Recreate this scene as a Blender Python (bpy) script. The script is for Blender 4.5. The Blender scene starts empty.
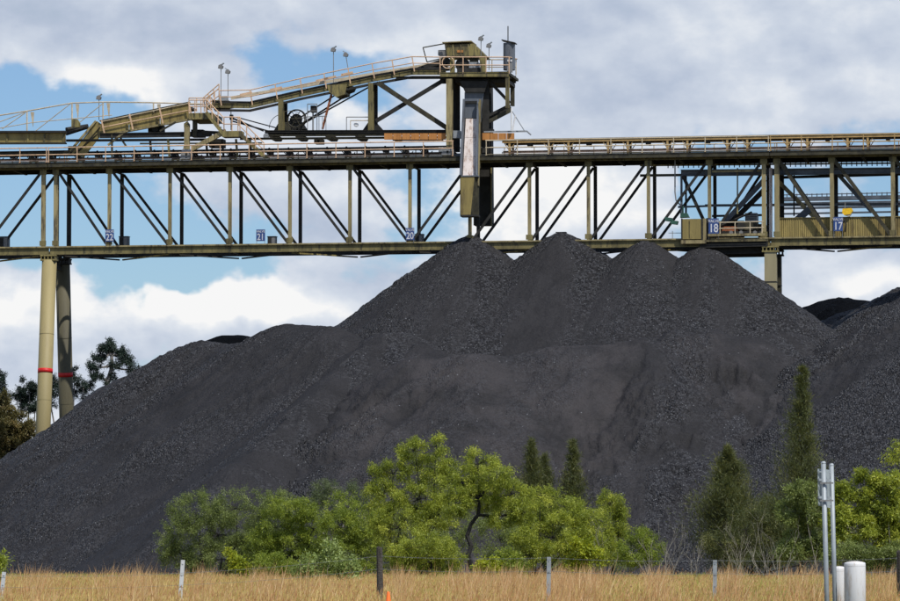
import bpy, math, random
import numpy as np
from mathutils import Vector

# ------------------------------------------------------------------ camera
R = math.radians
SC = bpy.context.scene
COL = SC.collection
F = 4200.0                      # focal length in photo pixels (900 wide)
HC = 1.3                        # eye height
HORIZON = 556.0
PITCH = math.atan((HORIZON - 300.5) / F)
cam_d = bpy.data.cameras.new('camera')
cam = bpy.data.objects.new('camera', cam_d)
COL.objects.link(cam)
cam_d.sensor_width = 36.0
cam_d.lens = F / 900.0 * 36.0
cam_d.clip_start = 0.5
cam_d.clip_end = 8000
cam.location = (0, 0, HC)
cam.rotation_euler = (math.pi / 2 + PITCH, 0, 0)
SC.camera = cam
SC.render.resolution_x = 1024
SC.render.resolution_y = 684

SUN_AZ = 34.0      # degrees to the right of straight behind the camera
SUN_EL = 56.0
SC.view_settings.view_transform = 'Standard'
SC.view_settings.look = 'None'
SC.view_settings.exposure = 0.0
SC.view_settings.gamma = 1.0
sd = Vector((math.sin(R(SUN_AZ)) * math.cos(R(SUN_EL)), -math.cos(R(SUN_AZ)) * math.cos(R(SUN_EL)), math.sin(R(SUN_EL))))
sun_d = bpy.data.lights.new('sun', 'SUN')
sun_d.energy = 4.2
sun_d.angle = R(0.53)
sun_d.color = (1.0, 0.955, 0.88)
sun = bpy.data.objects.new('sun', sun_d)
COL.objects.link(sun)
sun.rotation_euler = sd.to_track_quat('Z', 'Y').to_euler()
sun.location = (60, -40, 90)

# ------------------------------------------------------------------ sky
world = bpy.data.worlds.new('World')
SC.world = world
world.use_nodes = True
nt = world.node_tree
nt.nodes.clear()


def N(tree, kind, **kw):
    n = tree.nodes.new(kind)
    for k, v in kw.items():
        setattr(n, k, v)
    return n


def mth(tree, op, a, b=None, c=None, clamp=False):
    n = tree.nodes.new('ShaderNodeMath')
    n.operation = op
    n.use_clamp = clamp
    for i, v in enumerate((a, b, c)):
        if v is None:
            continue
        if isinstance(v, (int, float)):
            n.inputs[i].default_value = v
        else:
            tree.links.new(v, n.inputs[i])
    return n.outputs[0]


def mapr(tree, v, a, b, c=0.0, d=1.0, smooth=True):
    n = tree.nodes.new('ShaderNodeMapRange')
    n.interpolation_type = 'SMOOTHSTEP' if smooth else 'LINEAR'
    tree.links.new(v, n.inputs[0])
    n.inputs[1].default_value = a
    n.inputs[2].default_value = b
    n.inputs[3].default_value = c
    n.inputs[4].default_value = d
    return n.outputs[0]


def mixc(tree, f, a, b, mode='MIX'):
    n = tree.nodes.new('ShaderNodeMix')
    n.data_type = 'RGBA'
    n.blend_type = mode
    if isinstance(f, (int, float)):
        n.inputs[0].default_value = f
    else:
        tree.links.new(f, n.inputs[0])
    for i, v in ((6, a), (7, b)):
        if isinstance(v, tuple):
            n.inputs[i].default_value = (*v[:3], 1)
        else:
            tree.links.new(v, n.inputs[i])
    return n.outputs[2]


def build_sky():
    L = nt.links
    tc = N(nt, 'ShaderNodeTexCoord')
    sep = N(nt, 'ShaderNodeSeparateXYZ')
    L.new(tc.outputs['Generated'], sep.inputs[0])
    az = mth(nt, 'ARCTAN2', sep.outputs[0], sep.outputs[1])
    el = mth(nt, 'ARCSINE', sep.outputs[2])
    # hand-placed cloud banks: (azimuth, elevation, half widths, weight) in degrees
    def deg(x, y):
        return math.degrees((x - 450) / F), math.degrees((HORIZON - y) / F)
    k = math.degrees(1 / F)
    banks = [
        (70, 320, 75, 55, .42), (20, 395, 90, 60, .30), (238, 316, 80, 19, .46), (150, 335, 30, 14, .2), (330, 345, 70, 30, .35),
        (180, 85, 85, 28, .28), (130, 18, 220, 30, .38), (330, 205, 110, 60, .20),
        (640, 40, 190, 75, .42), (860, 70, 120, 70, .40), (600, 185, 90, 40, .38), (850, 285, 90, 32, .32), (330, 120, 50, 30, .16),
        (500, 100, 100, 50, .18), (480, 285, 120, 40, .15),
        (45, 105, 75, 38, -.32), (215, 262, 105, 34, -.36), (50, 205, 70, 40, -.20), (350, 85, 60, 26, -.10), (712, 190, 28, 30, -.5),
        (150, 240, 80, 30, -.22), (540, 130, 40, 14, -.12), (840, 225, 60, 25, .08), (400, 48, 40, 16, -.10), (880, 12, 30, 10, -.2),
    ]
    # warp the banks' coordinates a little so that no edge is an ellipse
    wn = N(nt, 'ShaderNodeTexNoise')
    wn.inputs['Scale'].default_value = 55
    wn.inputs['Detail'].default_value = 4
    L.new(tc.outputs['Generated'], wn.inputs['Vector'])
    ws = N(nt, 'ShaderNodeSeparateColor')
    L.new(wn.outputs['Color'], ws.inputs[0])
    azw = mth(nt, 'MULTIPLY_ADD', mth(nt, 'SUBTRACT', ws.outputs[0], .5), .022, az)
    elw = mth(nt, 'MULTIPLY_ADD', mth(nt, 'SUBTRACT', ws.outputs[1], .5), .018, el)
    acc = None
    for (x, y, rx, ry, w) in banks:
        a = (x - 450) / F
        e = (HORIZON - y) / F
        dx = mth(nt, 'MULTIPLY', mth(nt, 'SUBTRACT', azw, a), F / rx)
        dy = mth(nt, 'MULTIPLY', mth(nt, 'SUBTRACT', elw, e), F / ry)
        d2 = mth(nt, 'ADD', mth(nt, 'MULTIPLY', dx, dx), mth(nt, 'MULTIPLY', dy, dy))
        g = mth(nt, 'MULTIPLY', mth(nt, 'EXPONENT', mth(nt, 'MULTIPLY', d2, -.8)), w)
        acc = g if acc is None else mth(nt, 'ADD', acc, g)

    def cloud_noise(off, scale, detail, rough):
        mp = N(nt, 'ShaderNodeMapping')
        L.new(tc.outputs['Generated'], mp.inputs[0])
        mp.inputs['Location'].default_value = off
        mp.inputs['Scale'].default_value = (1, 1, 1.55)
        n = N(nt, 'ShaderNodeTexNoise')
        n.inputs['Scale'].default_value = scale
        n.inputs['Detail'].default_value = detail
        n.inputs['Roughness'].default_value = rough
        L.new(mp.outputs[0], n.inputs['Vector'])
        return n.outputs['Fac']
    big = cloud_noise((0.31, 0, .17), 17, 7, .52)
    lit = cloud_noise((0.31 - .0020, 0, .17 - .0060), 17, 7, .52)
    fine = cloud_noise((4.7, .4, .9), 75, 4, .55)
    dens = mth(nt, 'ADD', mth(nt, 'ADD', mth(nt, 'MULTIPLY', mth(nt, 'SUBTRACT', big, .5), 1.25), acc), mth(nt, 'MULTIPLY', mth(nt, 'SUBTRACT', fine, .5), .34))
    mask = mapr(nt, dens, -.03, .12)
    tones = [(120, 92, 60, 30, .40), (60, 315, 70, 45, .38), (238, 308, 80, 17, .85), (885, 275, 40, 16, .2), (565, 185, 60, 30, .45), (640, 205, 60, 28, .25),
             (855, 285, 70, 24, .35), (390, 190, 80, 40, .22), (310, 130, 60, 40, .35), (20, 290, 40, 30, .2), (540, 240, 60, 30, .2), (720, 40, 40, 30, .12), (740, 120, 70, 18, .18), (470, 215, 50, 40, .25),
             (110, 22, 190, 26, -.20), (330, 38, 60, 22, -.10), (640, 90, 60, 34, -.14), (560, 55, 50, 30, -.14), (840, 90, 80, 50, -.10), (330, 240, 90, 25, -.10), (20, 370, 60, 30, -.06)]
    tn = None
    for (x, y, rx, ry, w) in tones:
        dx = mth(nt, 'MULTIPLY', mth(nt, 'SUBTRACT', azw, (x - 450) / F), F / rx)
        dy = mth(nt, 'MULTIPLY', mth(nt, 'SUBTRACT', elw, (HORIZON - y) / F), F / ry)
        d2 = mth(nt, 'ADD', mth(nt, 'MULTIPLY', dx, dx), mth(nt, 'MULTIPLY', dy, dy))
        g = mth(nt, 'MULTIPLY', mth(nt, 'EXPONENT', mth(nt, 'MULTIPLY', d2, -.8)), w)
        tn = g if tn is None else mth(nt, 'ADD', tn, g)
    rim = mth(nt, 'SUBTRACT', big, lit)
    br = mth(nt, 'ADD', mth(nt, 'MULTIPLY', rim, 2.9), mth(nt, 'ADD', tn, .60))
    br = mth(nt, 'ADD', br, mth(nt, 'MULTIPLY', mth(nt, 'SUBTRACT', fine, .5), .2))
    br = mapr(nt, br, 0.0, 1.0, 0.0, 1.0, False)
    ramp = N(nt, 'ShaderNodeValToRGB')
    L.new(br, ramp.inputs[0])
    cr = ramp.color_ramp
    cr.elements[0].position = 0.0
    cr.elements[0].color = (.36, .45, .58, 1)
    cr.elements[1].position = 1.0
    cr.elements[1].color = (.93, .93, .93, 1)
    for p, c in ((.35, (.48, .55, .68)), (.65, (.62, .68, .78)), (.85, (.76, .80, .86))):
        e_ = cr.elements.new(p)
        e_.color = (*c, 1)
    sky = N(nt, 'ShaderNodeTexSky', sky_type='NISHITA')
    sky.sun_disc = False
    sky.sun_elevation = R(SUN_EL)
    sky.sun_rotation = R(180.0 - SUN_AZ)
    sky.altitude = 100
    sky.air_density = 1.0
    sky.dust_density = .35
    sky.ozone_density = 1.6
    b1 = N(nt, 'ShaderNodeBackground')
    b1.inputs['Strength'].default_value = .092
    L.new(mixc(nt, 1.0, sky.outputs[0], (.74, .91, 1.15), 'MULTIPLY'), b1.inputs['Color'])
    b2 = N(nt, 'ShaderNodeBackground')
    b2.inputs['Strength'].default_value = 1.0
    L.new(ramp.outputs[0], b2.inputs['Color'])
    mx = N(nt, 'ShaderNodeMixShader')
    L.new(mask, mx.inputs[0])
    L.new(b1.outputs[0], mx.inputs[1])
    L.new(b2.outputs[0], mx.inputs[2])
    out = N(nt, 'ShaderNodeOutputWorld')
    L.new(mx.outputs[0], out.inputs[0])


build_sky()
random.seed(7)
RNG = np.random.default_rng(11)

# ------------------------------------------------------------------ geometry helpers
CP, SP = math.cos(PITCH), math.sin(PITCH)


def ray(x, y):
    dx, dy = (x - 450.0) / F, (300.5 - y) / F
    return Vector((dx, CP - dy * SP, SP + dy * CP))


def at(x, y, Y):
    d = ray(x, y)
    s = Y / d.y
    return Vector((d.x * s, Y, HC + d.z * s))


def gx(x, Y):                       # ground x for a column of the photo at distance Y
    return (x - 450.0) / F * Y


ANG = R(9.5)
DIST = 280.0
U = Vector((math.cos(ANG), -math.sin(ANG), 0))
V = Vector((math.sin(ANG), math.cos(ANG), 0))


def B(x, y, w=0.0):
    """point of the gantry's own frame (along, across, up) seen at x, y on the plane w metres behind its front truss"""
    d = ray(x, y)
    O = Vector((0, DIST, 0)) + V * w
    s = (O - Vector((0, 0, 0))).dot(V) / d.dot(V)
    p = Vector((0, 0, HC)) + d * s
    q = p - Vector((0, DIST, 0))
    return Vector((q.dot(U), w, p.z))


def gantry_world(p):
    return Vector((0, DIST, 0)) + U * p[0] + V * p[1] + Vector((0, 0, p[2]))


class MB:
    def __init__(s):
        s.v, s.f = [], []

    def add(s, vs, fs):
        o = len(s.v)
        s.v += [tuple(q) for q in vs]
        s.f += [tuple(i + o for i in f) for f in fs]
        return s

    def box(s, a, b):
        x0, y0, z0 = (min(a[i], b[i]) for i in range(3))
        x1, y1, z1 = (max(a[i], b[i]) for i in range(3))
        return s.add([(x0, y0, z0), (x1, y0, z0), (x1, y1, z0), (x0, y1, z0), (x0, y0, z1), (x1, y0, z1), (x1, y1, z1), (x0, y1, z1)],
                     [(0, 3, 2, 1), (4, 5, 6, 7), (0, 1, 5, 4), (1, 2, 6, 5), (2, 3, 7, 6), (3, 0, 4, 7)])

    def bbox(s, x0, y0, w0, x1, y1, w1):
        a, b = B(x0, y0, w0), B(x1, y1, w0)
        return s.box((a.x, w0, a.z), (b.x, w1, b.z))

    def beam(s, a, b, h, d, side=Vector((0, 1, 0))):
        """bar from a to b: d deep along 'side', h high across it"""
        a, b = Vector(a), Vector(b)
        ax = (b - a).normalized()
        sv = (side - ax * side.dot(ax)).normalized()
        up = sv.cross(ax).normalized()
        vs = []
        for p in (a, b):
            for i, j in ((-1, -1), (1, -1), (1, 1), (-1, 1)):
                vs.append(p + sv * (i * d / 2) + up * (j * h / 2))
        return s.add(vs, [(0, 1, 2, 3), (4, 7, 6, 5), (0, 4, 5, 1), (1, 5, 6, 2), (2, 6, 7, 3), (3, 7, 4, 0)])

    def ibeam(s, a, b, h, d, t=.03, side=Vector((0, 1, 0))):
        """two flanges facing 'side' joined by a web"""
        a, b = Vector(a), Vector(b)
        ax = (b - a).normalized()
        sv = (side - ax * side.dot(ax)).normalized()
        s.beam(a - sv * (d / 2 - t / 2), b - sv * (d / 2 - t / 2), h, t, side)
        s.beam(a + sv * (d / 2 - t / 2), b + sv * (d / 2 - t / 2), h, t, side)
        s.beam(a, b, t, d - 2 * t - .001, side)
        return s

    def chan(s, a, b, h, d, t=.03, side=Vector((0, 1, 0))):
        """beam with top and bottom flanges and a set-back web (a rolled section seen from its side)"""
        a, b = Vector(a), Vector(b)
        ax = (b - a).normalized()
        sv = (side - ax * side.dot(ax)).normalized()
        up = sv.cross(ax).normalized()
        s.beam(a + up * (h / 2 - t / 2), b + up * (h / 2 - t / 2), t, d, side)
        s.beam(a - up * (h / 2 - t / 2), b - up * (h / 2 - t / 2), t, d, side)
        s.beam(a, b, h - 2 * t - .001, t, side)
        return s

    def tube(s, a, b, r, n=8, r2=None):
        a, b = Vector(a), Vector(b)
        r2 = r if r2 is None else r2
        ax = (b - a).normalized()
        o = ax.orthogonal().normalized()
        q = ax.cross(o)
        vs = []
        for p, rr in ((a, r), (b, r2)):
            for i in range(n):
                t = 2 * math.pi * i / n
                vs.append(p + (o * math.cos(t) + q * math.sin(t)) * rr)
        fs = [(i, (i + 1) % n, n + (i + 1) % n, n + i) for i in range(n)]
        fs += [tuple(range(n - 1, -1, -1)), tuple(range(n, 2 * n))]
        return s.add(vs, fs)

    def path(s, pts, r, n=6):
        """swept tube through points; r a number or list"""
        pts = [Vector(p) for p in pts]
        rs = r if isinstance(r, (list, tuple)) else [r] * len(pts)
        vs, fs = [], []
        o = None
        for i, p in enumerate(pts):
            ax = (pts[min(i + 1, len(pts) - 1)] - pts[max(i - 1, 0)]).normalized()
            if o is None:
                o = ax.orthogonal().normalized()
            o = (o - ax * o.dot(ax)).normalized()
            q = ax.cross(o)
            for k in range(n):
                t = 2 * math.pi * k / n
                vs.append(p + (o * math.cos(t) + q * math.sin(t)) * rs[i])
        for i in range(len(pts) - 1):
            for k in range(n):
                a = i * n + k
                b = i * n + (k + 1) % n
                fs.append((a, b, b + n, a + n))
        m = (len(pts) - 1) * n
        fs += [tuple(range(n - 1, -1, -1)), tuple(range(m, m + n))]
        return s.add(vs, fs)

    def lathe(s, c, prof, n=20, axis='z'):
        vs, fs = [], []
        c = Vector(c)
        for (r, h) in prof:
            for i in range(n):
                t = 2 * math.pi * i / n
                if axis == 'z':
                    vs.append(c + Vector((r * math.cos(t), r * math.sin(t), h)))
                else:
                    vs.append(c + Vector((r * math.cos(t), h, r * math.sin(t))))
        for j in range(len(prof) - 1):
            for i in range(n):
                a = j * n + i
                b = j * n + (i + 1) % n
                fs.append((a, b, b + n, a + n))
        fs.append(tuple(range(n - 1, -1, -1)))
        m = (len(prof) - 1) * n
        fs.append(tuple(range(m, m + n)))
        return s.add(vs, fs)

    def prism(s, poly, w0, w1):
        """polygon of (along, up) points, thick from w0 to w1"""
        n = len(poly)
        vs = [(p[0], w0, p[-1]) for p in poly] + [(p[0], w1, p[-1]) for p in poly]
        fs = [tuple(range(n)), tuple(range(2 * n - 1, n - 1, -1))]
        fs += [(i, n + i, n + (i + 1) % n, (i + 1) % n) for i in range(n)]
        return s.add(vs, fs)

    def mesh(s, name):
        me = bpy.data.meshes.new(name)
        me.from_pydata(s.v, [], s.f)
        me.update()
        return me

    def build(s, name, m, parent=None, smooth=False):
        me = s.mesh(name)
        me.materials.append(m)
        if smooth:
            me.polygons.foreach_set('use_smooth', [True] * len(me.polygons))
        return link(name, me, parent)


def link(name, me, parent=None):
    o = bpy.data.objects.new(name, me)
    COL.objects.link(o)
    if parent is not None:
        o.parent = parent
    return o


def thing(name, label, cat, loc=(0, 0, 0), rz=0.0, group=None):
    o = bpy.data.objects.new(name, None)
    o.empty_display_size = .3
    COL.objects.link(o)
    o.location = loc
    o.rotation_euler = (0, 0, rz)
    return tag(o, label, cat, group)


def tag(o, label, cat, group=None, kind=None):
    o['label'] = label
    o['category'] = cat
    if group:
        o['group'] = group
    if kind:
        o['kind'] = kind
    return o


class Frame:
    """a thing whose parts are written in the gantry's frame; its Empty stands at 'base'"""
    def __init__(s, name, label, cat, base, group=None):
        s.base = Vector(base)
        s.root = thing(name, label, cat, gantry_world(s.base), -ANG, group)

    def put(s, mb, name, m, parent=None, smooth=False):
        b = s.base
        mb.v = [(p[0] - b[0], p[1] - b[1], p[2] - b[2]) for p in mb.v]
        return mb.build(name, m, parent or s.root, smooth)

    def stamp(s, me, name, p, parent=None):
        o = link(name, me, parent or s.root)
        o.location = Vector(p) - s.base
        return o


# ------------------------------------------------------------------ materials
def mat(name, base, rough=.6, metal=0.0, spec=.4, var=.25, vscale=1.2, dirt=None, dirt_amt=0.0, bump=.0, bscale=20, streak=False, coat=0):
    m = bpy.data.materials.new(name)
    m.use_nodes = True
    t = m.node_tree
    bs = t.nodes['Principled BSDF']
    tc = N(t, 'ShaderNodeTexCoord')
    mp = N(t, 'ShaderNodeMapping')
    t.links.new(tc.outputs['Object'], mp.inputs[0])
    if streak:
        mp.inputs['Scale'].default_value = (1, 1, .16)
    n1 = N(t, 'ShaderNodeTexNoise')
    n1.inputs['Scale'].default_value = vscale
    n1.inputs['Detail'].default_value = 7
    n1.inputs['Roughness'].default_value = .62
    t.links.new(mp.outputs[0], n1.inputs['Vector'])
    f = mapr(t, n1.outputs['Fac'], .3, .7)
    lo = tuple(c * (1 - var) for c in base)
    hi = tuple(min(.95, c * (1 + var)) for c in base)
    col = mixc(t, f, lo, hi)
    if dirt is not None:
        n2 = N(t, 'ShaderNodeTexNoise')
        n2.inputs['Scale'].default_value = vscale * 2.7
        n2.inputs['Detail'].default_value = 9
        n2.inputs['Roughness'].default_value = .7
        t.links.new(mp.outputs[0], n2.inputs['Vector'])
        g = mapr(t, n2.outputs['Fac'], .62 - dirt_amt * .35, .74 - dirt_amt * .2)
        col = mixc(t, mth(t, 'MULTIPLY', g, .85), col, dirt)
    t.links.new(col, bs.inputs['Base Color'])
    bs.inputs['Roughness'].default_value = rough
    bs.inputs['Metallic'].default_value = metal
    bs.inputs['Specular IOR Level'].default_value = spec
    if bump:
        n3 = N(t, 'ShaderNodeTexNoise')
        n3.inputs['Scale'].default_value = bscale
        n3.inputs['Detail'].default_value = 4
        t.links.new(tc.outputs['Object'], n3.inputs['Vector'])
        b = N(t, 'ShaderNodeBump')
        b.inputs['Strength'].default_value = bump
        b.inputs['Distance'].default_value = .05
        t.links.new(n3.outputs['Fac'], b.inputs['Height'])
        t.links.new(b.outputs[0], bs.inputs['Normal'])
    return m


M = {}
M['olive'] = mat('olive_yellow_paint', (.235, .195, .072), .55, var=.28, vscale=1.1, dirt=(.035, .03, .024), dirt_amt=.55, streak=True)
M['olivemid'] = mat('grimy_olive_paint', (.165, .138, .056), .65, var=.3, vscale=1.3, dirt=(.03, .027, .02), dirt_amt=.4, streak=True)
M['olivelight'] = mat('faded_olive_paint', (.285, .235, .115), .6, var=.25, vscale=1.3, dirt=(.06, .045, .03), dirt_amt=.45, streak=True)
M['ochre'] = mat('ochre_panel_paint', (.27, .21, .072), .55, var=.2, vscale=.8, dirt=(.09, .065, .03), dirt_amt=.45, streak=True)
M['olivedark'] = mat('dark_olive_steel', (.048, .043, .024), .7, var=.35, vscale=1.6, dirt=(.014, .013, .012), dirt_amt=.45)  # darker olive tone for diagonals, walkway edges and rear parts
M['dark'] = mat('dark_steel', (.022, .021, .019), .75, var=.4, vscale=2, dirt=(.05, .045, .03), dirt_amt=.05)  # dusty dark tone of machine parts; on rear posts it carries painted shade
M['bluegrey'] = mat('blue_grey_steel', (.085, .10, .12), .6, var=.25, vscale=1.5, dirt=(.03, .03, .03), dirt_amt=.2)
M['tan'] = mat('peach_handrail_paint', (.62, .42, .27), .55, var=.2, vscale=2.2, dirt=(.25, .13, .06), dirt_amt=.2)
M['cream'] = mat('cream_handrail_paint', (.52, .44, .31), .55, var=.2, vscale=2.2, dirt=(.2, .14, .08), dirt_amt=.2)
M['orange'] = mat('orange_board_paint', (.46, .20, .055), .6, var=.15, vscale=2, dirt=(.25, .10, .03), dirt_amt=.25, streak=True)
M['rust'] = mat('rusty_steel', (.28, .09, .035), .8, var=.3, vscale=3, dirt=(.10, .035, .02), dirt_amt=.4)
M['liner'] = mat('worn_bright_chute_plate', (.74, .66, .62), .42, metal=.0, spec=.5, var=.12, vscale=1.9, dirt=(.34, .22, .16), dirt_amt=.5, streak=True)
M['grey'] = mat('grey_machine_paint', (.27, .29, .31), .5, var=.2, vscale=2, dirt=(.08, .08, .08), dirt_amt=.3)
M['tank'] = mat('grey_tank_paint', (.12, .135, .16), .5, var=.2, vscale=1.3, dirt=(.06, .06, .07), dirt_amt=.25, streak=True)
M['white'] = mat('white_paint', (.76, .76, .76), .35, spec=.5, var=.05, vscale=2, dirt=(.5, .45, .4), dirt_amt=.05)
M['belt'] = mat('dusty_rubber_belt', (.055, .05, .046), .8, var=.3, vscale=2.5)
M['returnbelt'] = mat('dusty_return_belt', (.36, .26, .20), .8, var=.3, vscale=2.0, dirt=(.12, .09, .07), dirt_amt=.35)
M['red'] = mat('red_band_paint', (.55, .014, .014), .5, var=.12, vscale=3, dirt=(.3, .02, .02), dirt_amt=.15)
M['signblue'] = mat('blue_sign_enamel', (.03, .07, .23), .5, var=.2, vscale=4, dirt=(.10, .11, .14), dirt_amt=.35)
M['signwhite'] = mat('white_sign_lettering', (.62, .63, .66), .5, var=.08)
M['galv'] = mat('galvanised_steel', (.30, .335, .36), .5, metal=.15, var=.15, vscale=4, dirt=(.3, .32, .34), dirt_amt=.3)
M['signback'] = mat('weathered_sheet_aluminium', (.36, .41, .43), .5, metal=.2, var=.15, vscale=5)
M['green'] = mat('green_fitting_paint', (.03, .09, .065), .5, var=.2)
M['lampyellow'] = mat('yellow_lamp_housing', (.85, .52, .02), .35, var=.12, vscale=6)
M['lampgrey'] = mat('lamp_head_grey', (.20, .20, .20), .5, var=.2)
M['oldwood'] = mat('weathered_fence_wood', (.055, .048, .042), .85, var=.4, vscale=6, dirt=(.02, .018, .016), dirt_amt=.4, bump=.6, bscale=40, streak=True)
M['postwhite'] = mat('white_fence_post', (.55, .58, .60), .6, var=.12, vscale=5, dirt=(.3, .3, .28), dirt_amt=.25, streak=True)
M['wire'] = mat('fence_wire', (.26, .27, .28), .45, metal=.6, var=.1)
M['cone'] = mat('fluorescent_orange_plastic', (.9, .17, .02), .45, var=.06)
M['concrete'] = mat('pale_pier_paint', (.30, .26, .15), .7, var=.14, vscale=.7, dirt=(.22, .18, .10), dirt_amt=.15, streak=True)
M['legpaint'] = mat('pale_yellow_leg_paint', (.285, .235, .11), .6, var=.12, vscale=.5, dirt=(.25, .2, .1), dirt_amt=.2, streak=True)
M['legdark'] = mat('shaded_olive_leg_paint', (.095, .085, .05), .7, var=.25, vscale=.6, dirt=(.06, .055, .04), dirt_amt=.35, streak=True)  # darker copy of the leg paint: rear leg's shade put into its colour


def leaf_mat(name, c0, c1, c2, trans=.30):
    m = bpy.data.materials.new(name)
    m.use_nodes = True
    t = m.node_tree
    bs = t.nodes['Principled BSDF']
    at_ = N(t, 'ShaderNodeAttribute', attribute_name='tint')
    rp = N(t, 'ShaderNodeValToRGB')
    t.links.new(at_.outputs['Fac'], rp.inputs[0])
    rp.color_ramp.elements[0].color = (*c0, 1)
    rp.color_ramp.elements[1].color = (*c2, 1)
    e = rp.color_ramp.elements.new(.55)
    e.color = (*c1, 1)
    t.links.new(rp.outputs[0], bs.inputs['Base Color'])
    bs.inputs['Roughness'].default_value = .5
    bs.inputs['Specular IOR Level'].default_value = .35
    tr = N(t, 'ShaderNodeBsdfTranslucent')
    bright = mixc(t, .5, rp.outputs[0], (c2[0] * 1.4, c2[1] * 1.4, c2[2] * .8))
    t.links.new(bright, tr.inputs['Color'])
    mx = N(t, 'ShaderNodeMixShader')
    mx.inputs[0].default_value = trans
    t.links.new(bs.outputs[0], mx.inputs[1])
    t.links.new(tr.outputs[0], mx.inputs[2])
    t.links.new(mx.outputs[0], t.nodes['Material Output'].inputs[0])
    return m


LM = {
    'wattle': leaf_mat('wattle_leaf', (0.1049, 0.1419, 0.0192), (0.28, 0.3384, 0.041), (0.4899, 0.5131, 0.0822), 0.36),
    'green': leaf_mat('green_bush_leaf', (0.0784, 0.1159, 0.018), (0.2038, 0.2704, 0.033), (0.3606, 0.412, 0.06), 0.34),
    'olive': leaf_mat('olive_bush_leaf', (0.0819, 0.1093, 0.0325), (0.1843, 0.2322, 0.065), (0.3003, 0.3551, 0.1137), 0.34),
    'dark': leaf_mat('casuarina_needle', (0.0432, 0.0593, 0.0208), (0.0964, 0.1154, 0.0386), (0.2162, 0.2105, 0.0668), 0.3),
    'gum': leaf_mat('gum_leaf', (.010, .020, .014), (.020, .038, .028), (.04, .065, .045), .10),
    'brown': leaf_mat('reddish_olive_leaf', (.06, .06, .025), (.15, .14, .05), (.27, .20, .08), .3),
    'pale': leaf_mat('pale_shrub_leaf', (0.12, 0.17, 0.045), (0.22, 0.29, 0.0825), (0.42, 0.5, 0.195), .3),
    'yellow': leaf_mat('yellow_green_leaf', (.16, .21, .02), (.32, .38, .03), (.50, .50, .04), .35),
    'sparse': leaf_mat('grey_green_leaf', (0.065, 0.091, 0.039), (0.117, 0.1495, 0.065), (0.182, 0.221, 0.104), 0.3),
}
GM = {
    'straw': leaf_mat('dry_grass', (.28, .19, .05), (.68, .49, .155), (.86, .70, .32), .35),
    'seed': leaf_mat('grass_seed_heads', (.38, .16, .07), (.62, .36, .17), (.80, .58, .34), .35),
    'greengrass': leaf_mat('green_grass_blades', (.13, .16, .02), (.25, .28, .04), (.38, .38, .08), .3),
}
M['bark'] = mat('dark_bark', (.020, .018, .016), .85, var=.35, vscale=8, bump=.5, bscale=30)
M['palebark'] = mat('pale_grey_bark', (.26, .24, .20), .8, var=.3, vscale=6, dirt=(.12, .11, .09), dirt_amt=.3)
M['gumbark'] = mat('pale_gum_bark', (.22, .20, .18), .8, var=.3, vscale=2)


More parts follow.
